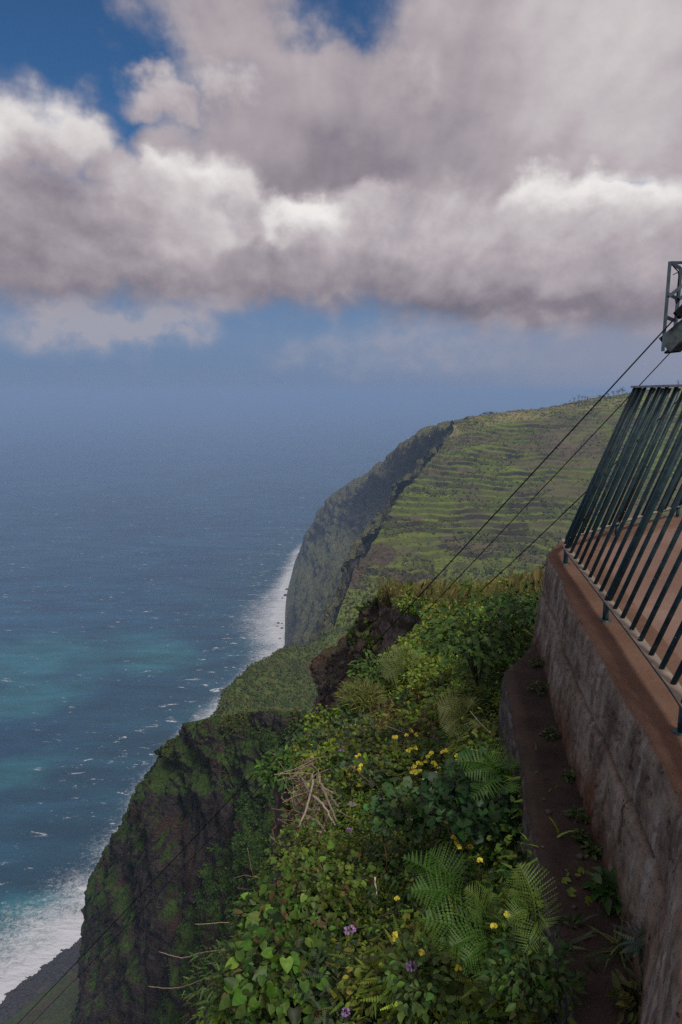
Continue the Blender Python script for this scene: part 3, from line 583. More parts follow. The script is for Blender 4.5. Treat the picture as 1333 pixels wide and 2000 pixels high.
# ------------------------------------------------------------------ cable car gantry and cables
M_steel = plain('blue_grey_steel', (.03, .058, .085), .55, .4, .3, 9, .0, (.055, .085, .11), rust=.64); M_steel2 = plain('dull_green_steel', (.035, .05, .056), .65, .3, .35, 14)
M_dark = plain('greasy_dark_steel', (.007, .007, .008), .8, .1)
DG = 10.5; g = empty('cable_gantry', W(1420, 700, DG), 'blue grey steel gantry frame of the cable car, at the right edge above the railing', 'gantry')
def gb(name, a, b_, wd, hh, mat=M_steel): q = MB(); q.bar(a, b_, wd, hh, (.3, 1, .2)); return q.build(name, mat, g)
gb('upright', W(1309, 511, DG), W(1295, 686, DG), .042, .042); gb('upright', W(1330.5, 523, DG+.9), W(1318, 652, DG+.9), .05, .05)
gb('upright', W(1372, 512, DG), W(1361, 640, DG), .042, .042); gb('upright', W(1388, 530, DG+.9), W(1378, 615, DG+.9), .05, .05)
for y1, y2 in ((514, 523.5), (575, 583), (620, 626)): gb('crossbar', W(1309-(y1-511)*.08+3, y1, DG), W(1330-(y2-523)*.095-2, y2, DG+.9), .05, .034)
gb('crossbar', W(1312, 513, DG), W(1370, 513, DG), .04, .04)
gb('brace', W(1307, 579, DG-.03), W(1366, 532, DG-.03), .045, .02); gb('brace', W(1327, 584, DG+.86), W(1384, 545, DG+.86), .05, .03)
q = MB(); q.bar(W(1298, 674, DG+.03), W(1520, 490, DG+.03), .03, .25, (0, 0, 1)); bm1 = q.build('side_plate', M_steel2, g)
q = MB(); q.bar(W(1313, 688, DG+.35), W(1530, 505, DG+.35), .5, .03, (0, 0, 1)); q.build('bottom_plate', M_dark, g)
q = MB(); q.bar(W(1323, 617, DG-.1), W(1352, 588, DG-.1), .09, .12); pb = q.build('cable_guide', M_dark, g)
q = MB(); q.tube([W(1314, 518, DG+.1), W(1320, 525, DG+.3), W(1325, 530, DG+.5), W(1326.5, 538, DG+.6), W(1325, 560, DG+.85), W(1323, 578, DG+.85), W(1320, 586, DG+.8), W(1321, 592, DG+.85), W(1324, 590, DG+.88)], .009, 5); q.tube([W(1315, 536.5, DG+.4), W(1326, 531, DG+.5)], .007, 5); q.build('loose_wire', M_dark, g)
mp = W(1470, 560, DG+.3); q = MB(); q.bar((mp[0], mp[1], H+ZP-.02), (mp[0], mp[1], mp[2]+.5), .22, .22, (0, 1, 0)); q.build('mast', M_steel2, g)
q = MB(); q.bar((mp[0], mp[1], H+ZP-.012), (mp[0], mp[1], H+ZP+.02), .5, .5, (0, 1, 0)); q.build('base_plate', M_steel2, g)
def cable(a, b_, r, label, ext=1.0, sag=.0):
    a = np.array(a); b_ = np.array(b_); t = np.linspace(0, ext, 60)[:, None]; p = a+(b_-a)*t; p[:, 2] -= sag*4*(t*(1-t))[:, 0]
    q = MB(); q.tube(p, r, 6); props(q.build('cable', M_dark, None, True), label, 'cable', 'steel cables of the cable car')
cable(W(1345, 593, 10.3), W(-300, 2340, 24), .0105, 'thickest dark steel cable, running down from the dark guide on the gantry', 2.2, .25)
cable(W(1330, 667, 10.4), W(-300, 2362, 27), .0075, 'thin dark steel cable leaving the underside of the gantry beam', 2.2, .25)
cable(W(1360, 746, 11), W(850, 1233, 15.5), .0095, 'thin dark cable passing behind the railing bars and down into the bushes', 1.0, .1)
cable(W(1150, 1004, 14), W(980, 1196, 19), .014, 'faint short cable emerging from behind the platform corner', 1.0, .05)

# ------------------------------------------------------------------ near slope and outcrop
rows = [(2300, [(300, 2.2), (800, 1.7), (1180, 1.45)]), (2000, [(375, 3.1), (600, 2.7), (850, 2.25), (1145, 1.78)]), (1850, [(465, 4.0), (650, 3.3), (850, 2.8), (1105, 2.18)]), (1700, [(565, 5.1), (700, 4.3), (860, 3.6), (1072, 2.52)]),
        (1600, [(590, 6.3), (720, 5.3), (880, 4.3), (1042, 2.98)]), (1510, [(545, 8.2), (700, 7), (860, 5.5), (1024, 3.45)]), (1430, [(645, 9.6), (760, 8.6), (880, 7), (1004, 4.1)]), (1340, [(705, 12), (800, 10.6), (900, 8.8), (992, 5.3)]),
        (1270, [(795, 14.5), (870, 12.8), (950, 10.6), (1042, 7)]), (1215, [(850, 18), (920, 16.5), (990, 14), (1078, 9)]), (1182, [(745, 26), (870, 22), (970, 19.5), (1092, 13)]), (1165, [(740, 29), (870, 26), (990, 24), (1112, 17)]), (1190, [(730, 36), (870, 34), (990, 32), (1112, 26)]), (1260, [(700, 44), (870, 44), (990, 44), (1112, 40)])]
gr_ = []
for py, q in rows:
    x = np.linspace(0, len(q)-1, 9); px = np.interp(x, range(len(q)), [a for a, _ in q]); D = np.interp(x, range(len(q)), [b_ for _, b_ in q])
    r = [W(a, py, b_) for a, b_ in zip(px, D)]
    s = max(1, D[0]/4); r = [r[0]+np.array([-.1, .9, -6])*s, r[0]+np.array([-.12, .15, -1.0])*s]+r+[r[-1]+np.array([.5, 0, -.15])]
    gr_.append(r)
M_gnd, nt, b = newmat('dark_soil', .95, .1); p = pos(nt); n = noise(nt, p, 5, 6, .65)
c = mix(nt, mapr(nt, n, .35, .65), (.02, .016, .011), (.05, .04, .026)); c = mix(nt, mapr(nt, noise(nt, p, 1.2, 4), .45, .6), c, (.025, .04, .012)); gz_ = nd(nt, 'ShaderNodeSeparateXYZ', {0: nd(nt, 'ShaderNodeNewGeometry').outputs['Normal']}).outputs[2]; c = mix(nt, mapr(nt, gz_, .55, .3), c, mix(nt, mapr(nt, n, .4, .6), (.06, .045, .036), (.16, .12, .095))); setin(nt, b, 'Base Color', c); bump(nt, b, n, .8, .06)
def disp_g(P, N): return N*((fbm(P, 1.3, 4, 131)*.16+fbm(P, 4, 3, 133)*.05)*np.clip(P[:, 1]/4, .7, 2.5))[:, None]-N*.12
gnd_o, GG, GN = land('ground', gr_, 260, 200, M_gnd, disp_g)
GBV = BVHTree.FromPolygons([tuple(v) for v in GG.reshape(-1, 3)], [tuple(int(i) for i in q) for q in gridf(260, 200)])
M_rock = terrain('outcrop_rock', (.045, .036, .033), (.17, .138, .12), (.06, .075, .022), (.1, .105, .035), gs=1.2, slope=(.78, 1.0), earth=(.12, .074, .055), bs=1.3, bd=.25)
tp = [W(632, 1310, 33), W(640, 1288, 33), W(668, 1278, 32), W(690, 1278, 31), W(703, 1232, 30), W(724, 1192, 29), W(755, 1186, 28), W(800, 1190, 27.5), W(835, 1205, 26), W(862, 1218, 24)]
md = [W(630, 1370, 31), W(637, 1345, 31), W(660, 1340, 29.5), W(680, 1335, 28), W(705, 1310, 26.5), W(730, 1285, 25.5), W(760, 1270, 24.5), W(800, 1255, 24), W(835, 1250, 23), W(870, 1240, 22)]
bt = [W(632, 1470, 29), W(640, 1460, 28), W(660, 1450, 26), W(680, 1440, 24), W(710, 1420, 22), W(740, 1390, 20.5), W(770, 1370, 19.5), W(800, 1340, 19), W(840, 1320, 18), W(880, 1300, 17)]
bt2 = [back(p, -1, -3, p[2]-9) for p in bt]
def disp_rk(P, N):
    r = fbm(P, (.35, .35, .22), 5, 141, .55, True); f = fbm(P, 1.1, 5, 143, .6); bl = np.round(fbm(P, (.8, .8, .55), 2, 145)*4)/4
    return N*(r*.85+f*.5+bl*.5)[:, None]
rk_o, RG, RN = land('outcrop', [[back(p, 3, 9, p[2]-3) for p in tp], [back(p, 1, 2.5, p[2]-.15) for p in tp], tp, [a*.6+b_*.4 for a, b_ in zip(tp, md)], md, bt, bt2], 240, 260, M_rock, disp_rk, smooth=False)
# ------------------------------------------------------------------ leaves
def tmpl(pts, faces): return np.array(pts, float), np.array(faces)
T_OV = tmpl([(0, 0, 0), (-.36, .22, .07), (-.5, .48, .1), (-.3, .78, .04), (0, 1, -.12), (.3, .78, .04), (.5, .48, .1), (.36, .22, .07), (0, .5, 0)], [(8, i, (i+1) % 8) if False else (8, (i+1) % 8, i) for i in range(8)])
T_SM = tmpl([(0, 0, 0), (-.5, .45, .09), (0, 1, -.1), (.5, .45, .09)], [(0, 2, 1), (0, 3, 2)])
T_BL = tmpl([(-.5, 0, 0), (.5, 0, 0), (-.42, .35, .0), (.42, .35, .0), (-.28, .7, -.08), (.28, .7, -.08), (0, 1, -.24)], [(0, 1, 3), (0, 3, 2), (2, 3, 5), (2, 5, 4), (4, 5, 6)])
_an = np.linspace(-2.6, 2.6, 21); _r = .5*(.72+.28*np.abs(np.cos(_an*2.4))**.6)
T_LB = tmpl([(0, .45, -.06)]+[(r*math.sin(a), .45+r*math.cos(a), .05*(i % 2)) for i, (a, r) in enumerate(zip(_an, _r))]+[(0, .4, 0)], [(0, i, i+1) for i in range(1, 21)])
_ht = [(0, .12), (.3, 0), (.5, .18), (.48, .45), (.3, .75), (0, 1)]
T_HE = tmpl([(0, .4, -.04)]+[(x, y, .09*x*2-.12*max(0, y-.6)) for x, y in _ht]+[(-x, y, .09*x*2-.12*max(0, y-.6)) for x, y in _ht[-2:0:-1]], [(0, i, i+1) for i in range(1, 10)]+[(0, 10, 1)])
_p = []; _f = []
for _k in range(9):                       # one pinna of a fern frond, cut into pinnules
    y0 = _k/9; w_ = .5*(1-y0)**.8+.05
    for s_ in (-1, 1):
        n_ = len(_p); _p += [(0, y0, 0), (s_*w_*.75, y0+.02, .01), (s_*w_, y0+.085, -.02), (0, y0+.1, 0)]; _f += [(n_, n_+1, n_+2), (n_, n_+2, n_+3)]
T_PI = tmpl(_p, _f)
def unit(v): return v/(np.linalg.norm(v, axis=-1, keepdims=True)+1e-9)
class LB:                                 # collects leaves into one mesh
    def __init__(s): s.v = []; s.f = []; s.c = []; s.n = 0
    def add(s, C, d, nrm, L, Wd, col, T=T_OV):
        n = len(C); C = np.asarray(C); d = unit(d); x = unit(np.cross(d, nrm)); z = np.cross(x, d); P, Fc = T
        L = np.broadcast_to(L, (n,)); Wd = np.broadcast_to(Wd, (n,))
        V = C[:, None]+x[:, None]*(P[None, :, 0:1]*Wd[:, None, None])+d[:, None]*(P[None, :, 1:2]*L[:, None, None])+z[:, None]*(P[None, :, 2:3]*L[:, None, None])
        k = len(P); s.v.append(V.reshape(-1, 3)); s.f.append((Fc[None]+(np.arange(n)*k)[:, None, None]+s.n).reshape(-1, 3)); s.n += n*k
        cc = np.broadcast_to(col, (n, 3)); s.c.append(np.repeat(np.c_[cc, np.ones(n)], k, 0))
    def build(s, name, mat, parent=None):
        return mesh(name, np.concatenate(s.v), np.concatenate(s.f), mat, parent, False, {'col': ('FLOAT_COLOR', np.concatenate(s.c))})
M_leaf = vcol('leaf', .5, .3, .3); M_dry = vcol('dry_stem', .85, .15, 0); M_pet = vcol('petal', .6, .2, .25); M_veg = vcol('distant_foliage', .9, .1, .15)
EYE = Vector((0, 0, H))
def hit(px, py, tree=None):
    r = ray(px, py); r = Vector(r/np.linalg.norm(r)); l, n, i, d = (tree or GBV).ray_cast(EYE, r)
    return (None, None) if l is None else (np.array(l), np.array(n if n.z > 0 else -n))
def sph(n, up=.0):
    v = unit(rng.normal(size=(n, 3))); v[:, 2] = np.abs(v[:, 2])*(1-up)+v[:, 2]*up; return v
def clump(lb, c, N, r, n, size, col, T, asp=.65, var=.28, flat=.7, droop=.35):
    d = sph(n, .25); rad = r*(rng.random(n)**.45)
    P = c+d*rad[:, None]*np.array([1, 1, flat])
    out = unit(d*np.array([1, 1, .45])+rng.normal(size=(n, 3))*.45-np.array([0, 0, droop]))
    nr = unit(d*.5+np.array([0, -.25, 1.0])+rng.normal(size=(n, 3))*.38)
    L = size*rng.uniform(.6, 1.25, n)
    cc = np.array(col)*(1+var*rng.normal(size=(n, 1)))*(1+.12*rng.normal(size=(n, 3)))*(1+.25*np.clip(rng.normal(size=(n, 1)), 0, 3)*np.array([1.2, 1, .4]))
    lb.add(P, out, nr, L, L*asp, np.clip(cc, .006, .6), T)
G_BR = (.09, .15, .018); G_LT = (.15, .215, .026); G_YE = (.165, .19, .03); G_DK = (.035, .078, .015); G_BN = (.12, .078, .036); G_GY = (.06, .095, .05)
def gz(px, py, cx, cy, rx, ry): return math.exp(-((px-cx)/rx)**2-((py-cy)/ry)**2)

# ---- the tangled ground cover of the near slope (nobody could count it)
lb = LB(); dry = MB(); rs = random.Random(3); cnt = 0; CLC = []
RIM = ([1150, 1190, 1215, 1240, 1280, 1330, 1380, 1400, 1440, 1480, 1500, 1560, 1620, 1680, 1760, 1850, 1900, 1950, 2000, 2060], [745, 760, 845, 850, 820, 775, 725, 690, 648, 600, 575, 590, 620, 600, 580, 545, 530, 450, 410, 380])
def rim(py): return np.interp(py, *RIM)
def gc_clump(px, py, P, N, mul=1.0):
    D = P[1]; far = D > 5.5
    r = (.085+.016*D)*rs.uniform(.7, 1.35)*mul; h = rs.uniform(.1, 1.6)*r
    br = gz(px, py, 800, 1445, 130, 60)*.8+gz(px, py, 860, 1540, 80, 60)*.3; ye = gz(px, py, 620, 1720, 90, 140)*.55+gz(px, py, 900, 1210, 130, 40)*.35+gz(px, py, 850, 1270, 90, 60)*.2
    dk = gz(px, py, 960, 1610, 90, 90)*.7+gz(px, py, 1010, 1220, 70, 60)*.5+gz(px, py, 1000, 1920, 150, 90)*.45+gz(px, py, 760, 1650, 150, 90)*.25
    t = rs.random(); n_ = float(fbm(P[None], .9, 2, 151)[0])
    if t < br: col = G_BN
    elif t < br+ye: col = G_YE if rs.random() < .5 else G_LT
    elif rs.random() < dk: col = G_DK
    else: col = [G_BR, G_BR, G_LT, G_DK, G_LT, G_GY, G_YE][min(6, max(0, int((n_+.5+rs.uniform(-.35, .35))*7)))]
    c = P+N*h*.6+np.array([0, 0, h*.4]); CLC.append((*c, r))
    if col is G_BN:
        clump(lb, c, N, r, 30 if not far else 55, .05+.003*D, col, T_BL, .16, .35); return
    if far: clump(lb, c, N, r, int(70+6*D), .045+.0026*D, col, T_SM, .62)
    else:
        k = rs.random()
        if k < .42: clump(lb, c, N, r, 85, rs.uniform(.018, .034), col, T_OV, .6)
        elif k < .58: clump(lb, c, N, r, 55, rs.uniform(.024, .038), col, T_LB, 1.0)
        elif k < .66: clump(lb, c, N, r, 34, rs.uniform(.03, .055), col, T_HE, .8)
        elif k < .88: clump(lb, c, N, r, 60, rs.uniform(.05, .075), col, T_PI, .3)
        else: clump(lb, c, N, r, 60, rs.uniform(.05, .09), col, T_BL, .16)
while cnt < 1750:
    px, py = rs.uniform(370, 1145), rs.uniform(1150, 2060)
    if cnt < 700: py = rs.uniform(1180, 1560)
    P, N = hit(px, py)
    if P is None or P[1] > 22 or px < rim(py)+1400/P[1]*.06: continue
    cnt += 1
    gc_clump(px, py, P, N)
for k in range(420):                      # the parts of the slope turned away from the camera
    i, j = rs.randrange(5, 175), rs.randrange(42, 190); P = GG[i, j]; N = GN[i, j]
    gc_clump(700, 1300, P, N, 1.2)
for k in range(260):                      # dry stems and runners in it
    px, py = rs.uniform(560, 1000), rs.uniform(1250, 1980)
    if k < 150: px, py = rs.gauss(820, 80), rs.gauss(1460, 50)
    elif k < 200: px, py = rs.gauss(560, 40), rs.gauss(1790, 90)
    P, N = hit(px, py)
    if P is None: continue
    a = P+N*.06; L = rs.uniform(.12, .4); d = unit(np.array([rs.gauss(0, 1), rs.gauss(0, .6), rs.uniform(.1, 1)])); q = [a+d*L*t+np.array([0, 0, .12*L*math.sin(3*t)])+rng.normal(size=3)*.012 for t in np.linspace(0, 1, 5)]
    dry.tube(q, np.linspace(.0032, .0014, 5)*(1+.06*P[1]), 4, rs.choice([(.2, .14, .09), (.13, .08, .05), (.26, .21, .15), (.1, .05, .03)]))
lb_v = np.concatenate(lb.v); props(lb.build('ground_cover', M_leaf), kind='stuff')
props(dry.build('dry_stems', M_dry), kind='stuff')

# ---- reeds
rd = LB(); n = 0
while n < 11000:
    px, py = rs.uniform(742, 1118), rs.uniform(1164, 1216) if rs.random() < .8 else rs.uniform(1164, 1180)
    if px < 840 and py > 1190: continue
    P, N = hit(px, py)
    if P is None: continue
    n += 1; dens = .5+float(fbm(P[None], .5, 2, 161)[0])
    hgt = rs.uniform(.2, .62)*(.35+1.1*float(np.clip(.5+fbm(P[None], .9, 2, 163)[0]*1.4, 0, 1))); green = rs.random() < .25
    col = np.array([(.13, .105, .045), (.1, .088, .036), (.165, .135, .06), (.09, .11, .028)][3 if green else rs.randrange(3)])*rs.uniform(.65, 1.2)
    d = np.array([rs.gauss(.12, .28), rs.gauss(0, .2), 1.0]); rd.add(P[None], d[None], np.array([[rs.gauss(0, 1), -1, .1]]), hgt, rs.uniform(.018, .036), col, T_BL)
    if rs.random() < .35: rd.add((P+d*hgt*.8)[None], (d+np.array([.3, 0, 0]))[None], np.array([[0, -1., .2]]), hgt*.35, .07, col*1.15, T_SM)
props(rd.build('reeds', M_veg), kind='stuff')

# ---- low shrubbery on the far ground
def scatter(name, grids, mat, kind='stuff'):
    L_ = LB()
    for G, N, n, smin, smax, cols, cond, k in grids:
        nv, nu = G.shape[:2]; i = rng.integers(2, nv-2, n*3); j = rng.integers(2, nu-2, n*3); P = G[i, j]; Nn = N[i, j]
        ok = cond(P, Nn) & (rng.random(len(P)) < 1); P = P[ok][:n]; Nn = Nn[ok][:n]; m_ = len(P)
        P = P+rng.normal(size=P.shape)*np.array([smin, smin, 0])*.6
        s = rng.uniform(smin, smax, m_); c = np.array(cols)[rng.integers(0, len(cols), m_)]*rng.uniform(.7, 1.25, (m_, 1))
        for _ in range(k):
            d = unit(rng.normal(size=(m_, 3))*np.array([1, 1, .5])+Nn*.7+np.array([0, 0, .5])); nr = unit(rng.normal(size=(m_, 3))+np.array([0, -.4, .9]))
            L_.add(P+rng.normal(size=P.shape)*s[:, None]*.25, d, nr, s*rng.uniform(.6, 1.1, m_), s*rng.uniform(.45, .8, m_), c*rng.uniform(.8, 1.2, (m_, 1)), T_SM)
    props(L_.build(name, mat), kind=kind)
gsp = [(.06, .1, .026), (.1, .125, .036), (.042, .075, .02), (.13, .12, .045)]
scatter('spur_shrubbery', [(PG[50:], PN[50:], 15000, .5, 1.5, gsp, lambda P, N: N[:, 2] > .25, 4)], M_veg)
gh = [(.08, .068, .04), (.06, .07, .025), (.05, .06, .022), (.1, .08, .05), (.045, .05, .025)]
hc = lambda P, N: (fbm(P, (.02, .02, .02), 3, 171) > .02) | (P[:, 1] < 560) | (rng.random(len(P)) < .08)
scatter('hill_shrubbery', [(HG[70:], HN[70:], 16000, .7, 2.2, gh, hc, 4), (HG[60:150], HN[60:150], 2200, .8, 2.0, [(.22, .16, .08), (.17, .13, .07), (.14, .15, .05)], lambda P, N: P[:, 1] > 930, 4)], M_veg)
gc = [(.035, .078, .018), (.055, .1, .024), (.03, .065, .018), (.065, .1, .03)]
scatter('cliff_shrubbery', [(CG[150:], CN[150:], 42000, .18, .55, gc, lambda P, N: (N[:, 2]+fbm(P, .045, 3, 181)*1.1 > .3) & (P[:, 2] > 8), 4),
                            (CG[95:175], CN[95:175], 14000, .15, .45, [(.1, .11, .03), (.13, .13, .035), (.06, .085, .02)], lambda P, N: (N[:, 2] > .5) & (P[:, 1] < 170), 4)], M_veg)
scatter('outcrop_plants', [(RG, RN, 2600, .1, .34, [(.06, .085, .02), (.1, .11, .03), (.035, .06, .015)], lambda P, N: (N[:, 2] > .8) & (P[:, 2] > H-10.5), 5)], M_veg)

# ------------------------------------------------------------------ single plants of the foreground
CLC = np.array(CLC)
def near(px, py, up=0.0, dflt=5.0):        # a point on top of the leaf clumps, up metres above them
    P, N = hit(px, py); D = P[1] if P is not None else dflt
    r = ray(px, py); r = r/r[1]; C = CLC[:, :3]-np.array([0, 0, H]); n2 = r@r; t = C@r/n2; d2 = (C*C).sum(1)-t*t*n2; rr = CLC[:, 3]*.95
    ok = d2 < rr*rr
    if ok.any(): D = min(D, (t-np.sqrt(np.maximum(rr*rr-d2, 0)/n2)*.9)[ok].min())
    return W(px, py, D-up*.25)
def frond(base, tip, wid, col, parent, arch=.24, face=None):
    base, tip = np.array(base), np.array(tip); L = np.linalg.norm(tip-base); n = 17; t = np.linspace(0, 1, n)
    up = np.array([0, -.55, .85]); C = base+(tip-base)*t[:, None]+up*(arch*L*np.sin(math.pi*t**.8))[:, None]
    tg = unit(np.gradient(C, axis=0)); fn = unit(np.array([rs.gauss(0, .45), -.75, rs.uniform(.25, .8)])); sd_ = unit(np.cross(tg, fn)); nr = np.cross(sd_, tg)
    w = wid*np.sin(math.pi*np.clip(.16+.84*(t**.85), 0, 1))**.8*(1.06-t*.35)
    l = LB()
    for s in (-1, 1):
        d = sd_*s+tg*.42-nr*.18+rng.normal(size=(n, 3))*.05
        cc = np.array(col)*rng.uniform(.85, 1.2, (n, 1))*(1+.25*t[:, None])
        l.add(C[2:], d[2:], nr[2:]+rng.normal(size=(n-2, 3))*.08, w[2:], L/n*.68, cc[2:], T_PI)
    o = l.build('frond', M_leaf, parent)
    st = MB(); st.tube(C, np.linspace(.0035, .001, n), 5, np.array(col)*1.25); st.build('midrib', M_leaf, parent).parent = o
    bpy.data.objects[o.name].location = (0, 0, 0)
    for c_ in o.children: c_.matrix_parent_inverse = Matrix.Identity(4)
    return o
def fern(label, cx, cy, fr, col, wid, up=.12):
    b0 = near(cx, cy, up); f = empty('fern', b0, label, 'fern', 'ferns on the slope')
    for bx, by, tx, ty, dz in fr:
        a = near(bx, by, up); q = W(tx, ty, a[1]-dz); frond(a, q, wid*.56*rs.uniform(.85, 1.15), np.array(col)*rs.uniform(.85, 1.15), f)
F_G = (.048, .108, .018); F_Y = (.085, .135, .026); F_D = (.05, .1, .022)
fern('green fern with fanned fronds touching the upper left edge of the concrete ledge', 975, 1520,
     [(985, 1522, 890, 1488, .1), (980, 1518, 934, 1464, -.05), (992, 1516, 1014, 1486, 0), (985, 1525, 920, 1560, .2), (990, 1526, 1003, 1548, .15), (985, 1520, 905, 1512, .15), (990, 1515, 975, 1470, -.1)], F_G, .17)
fern('largest fern, with broad drooping fronds, in the middle of the lower slope', 880, 1745,
     [(895, 1762, 784, 1674, .05), (905, 1775, 800, 1740, .18), (858, 1690, 900, 1788, .2), (890, 1740, 836, 1662, -.05), (880, 1720, 905, 1668, -.05), (845, 1690, 852, 1800, .22)], F_G, .22, .14)
fern('low fern pair with one frond reaching left and one hanging tip, below the largest fern', 950, 1845,
     [(945, 1848, 820, 1794, .06), (962, 1838, 950, 1912, .14), (960, 1842, 905, 1880, .16), (965, 1840, 1008, 1862, .1), (955, 1838, 880, 1850, .16)], F_G, .2, .12)
fern('upright fern standing against the ledge edge, its curled tip pointing up', 1040, 1790,
     [(1046, 1800, 1012, 1686, -.02), (1044, 1786, 1070, 1812, .08), (1040, 1780, 990, 1796, .08), (1050, 1800, 1024, 1862, .1), (1046, 1790, 1004, 1752, .0)], F_Y, .15, .1)
fern('small yellowish young fern between the largest fern and the upright one', 945, 1770,
     [(950, 1790, 908, 1734, .02), (950, 1785, 980, 1800, .06), (948, 1780, 920, 1800, .08), (950, 1782, 962, 1742, .0)], F_Y, .11, .12)
fern('dull brownish fern among the yellow flowers high on the slope', 890, 1400,
     [(900, 1410, 855, 1380, .1), (905, 1405, 925, 1370, 0), (900, 1410, 870, 1432, .2), (905, 1412, 940, 1420, .2), (900, 1405, 890, 1362, -.05)], (.085, .095, .03), .25, .2)
fern('pale feathery fern on the crest of the bushes below the reeds', 775, 1300,
     [(790, 1310, 740, 1290, .2), (790, 1305, 770, 1262, 0), (795, 1305, 815, 1272, 0), (790, 1312, 750, 1325, .4)], (.1, .13, .04), .5, .3)

def bush(name, label, cat, px, py, r, n, size, col, T, asp, up=.15, tree=None, group=None, flat=.8, stems=6, P=None, scol=(.06, .07, .03), **kw):
    if P is None:
        P, N = hit(px, py, tree) if tree else (None, None); P = near(px, py)+np.array([0, r*.35, 0]) if tree is None else P+np.array([0, 0, r*.3])
    e = empty(name, P-np.array([0, 0, r*.5]), label, cat, group); l = LB(); clump(l, P, None, r, n, size, col, T, asp, flat=flat, **kw); 
    if name == 'vine': clump(l, P, None, r*1.1, n, size*.5, np.array(col)*.8, T_OV, .6, flat=.9, var=.35); clump(l, P, None, r, 40, size*.9, G_BN, T_OV, .5, flat=.9)
    l.build('leaves', M_leaf, e)
    st = MB()
    for k in range(stems):
        d = sph(1)[0]; st.tube([P-np.array([0, 0, r*.7]), P-np.array([0, 0, r*.2])+d*r*.35, P+d*r*.8], [.004+.012*r, .003+.006*r, .002], 5, scol)
    st.build('stem', M_dry, e); return e
bush('leafy_shrub', 'bright green leafy shrub leaning out over the dark cliff, left of the dead branches', 'shrub', 556, 1520, .32, 520, .075, (.05, .115, .022), T_OV, .5, .3)
bush('shrub', 'dense dark green shrub beside the far foot of the concrete wall, below the reeds', 'shrub', 1032, 1212, .42, 900, .06, (.03, .07, .018), T_SM, .6, .5)
bush('shrub', 'rounded mid green shrub left of the ledge end, under the dark one', 'shrub', 945, 1275, .5, 1000, .065, (.05, .1, .022), T_SM, .6, .4)
bush('creeping_plant', 'dark creeping plant with round lobed leaves hanging beside the ledge, under the green fern', 'plant', 950, 1600, .3, 420, .05, (.022, .066, .02), T_LB, 1.0, .15)
bush('creeping_plant', 'pale round leaved plant in the middle of the slope, left of the dark lobed one', 'plant', 800, 1610, .22, 190, .055, (.05, .1, .035), T_LB, 1.0, .15)
for a, b_, lbl in [(600, 1690, 'yellow green vine of large heart shaped leaves, uppermost of the four vines'), (560, 1830, 'vine with the largest pale green leaves, hanging over the cliff edge near the bottom'), (640, 1780, 'yellowish vine with large leaves and reddish stems, between the other two vines'), (560, 1950, 'green vine with large leaves at the very bottom, left of the flower heads')]:
    bush('vine', lbl, 'vine', a, b_, .27, 260, .042 if b_ < 1800 else .058, (.085, .135, .022) if b_ < 1800 else (.065, .12, .02), T_HE, .78, .15, None, 'large leaved vines', var=.38, flat=.9, scol=(.1, .05, .035))
bush('grass_tuft', 'pale yellow grass tuft on the rim beside the rocky outcrop', 'grass', 708, 1372, .3, 900, .13, (.13, .145, .04), T_BL, .07, .3, droop=-.4)
bush('small_shrub', 'small fresh green shrub above the pale yellow grass tuft', 'shrub', 735, 1325, .4, 420, .085, (.06, .12, .025), T_SM, .6, .4)
bush('bramble', 'trailing green bramble at the lower left rim, hanging over the cliff', 'bramble', 470, 1960, .28, 420, .05, (.06, .11, .03), T_BL, .2, .15)
bush('cress', 'light green plant with small clustered leaves at the bottom of the slope', 'plant', 840, 1950, .17, 300, .036, (.08, .14, .035), T_OV, .6, .1)
bush('nettle', 'green nettle like plant at the bottom right, beside the ledge', 'plant', 1050, 1935, .13, 260, .03, (.04, .09, .02), T_OV, .5, .1)

# weeds on the ledge
LG = 'weeds along the foot of the wall'
e = bush('broadleaf_weed', 'broad leaved weed with long pointed leaves growing from the joint of wall and ledge', 'weed', 1196, 1752, .06, 70, .075, (.035, .1, .024), T_OV, .42, 0, LEDGE, LG)
bush('thistle', 'grey green thistle with toothed leaves clinging to the wall near the bottom', 'weed', 1262, 1862, .06, 60, .055, (.075, .125, .1), T_PI, .32, 0, LEDGE, LG, P=W(1266, 1845, 1.86))
bush('grass_tuft', 'small tuft of green grass blades on the ledge beside the thistle', 'grass', 1212, 1862, .03, 30, .1, (.085, .12, .03), T_BL, .07, 0, LEDGE, LG)
bush('weed', 'sprawling green weed sticking over the left ledge edge near the bottom', 'weed', 1118, 1812, .035, 45, .026, (.035, .075, .022), T_OV, .5, 0, None, LG, P=W(1112, 1806, 2.06))
bush('weed', 'yellow green weed tuft at the very bottom of the ledge by the wall', 'weed', 1250, 1975, .07, 90, .04, (.085, .095, .028), T_OV, .4, 0, LEDGE, LG)
for a, b_, r_, lbl in [(1052, 1352, .1, 'small green weed nearest the rounded end of the ledge'), (1075, 1438, .07, 'small bright weed at the wall foot beside the rust stain'), (1112, 1520, .05, 'thin weed with a yellow flower at the wall foot'), (1127, 1600, .07, 'dull olive weed half way down the ledge'), (1137, 1640, .05, 'pale weed just below the dull olive one'), (1158, 1668, .06, 'weed with a white flower above the broad leaved one'), (1050, 1300, .09, 'dark weed in the corner where ledge and wall meet')]:
    bush('weed', lbl, 'weed', a, b_, r_*.6, 44, .024, (.05, .095, .025), T_OV, .6, 0, LEDGE, LG)
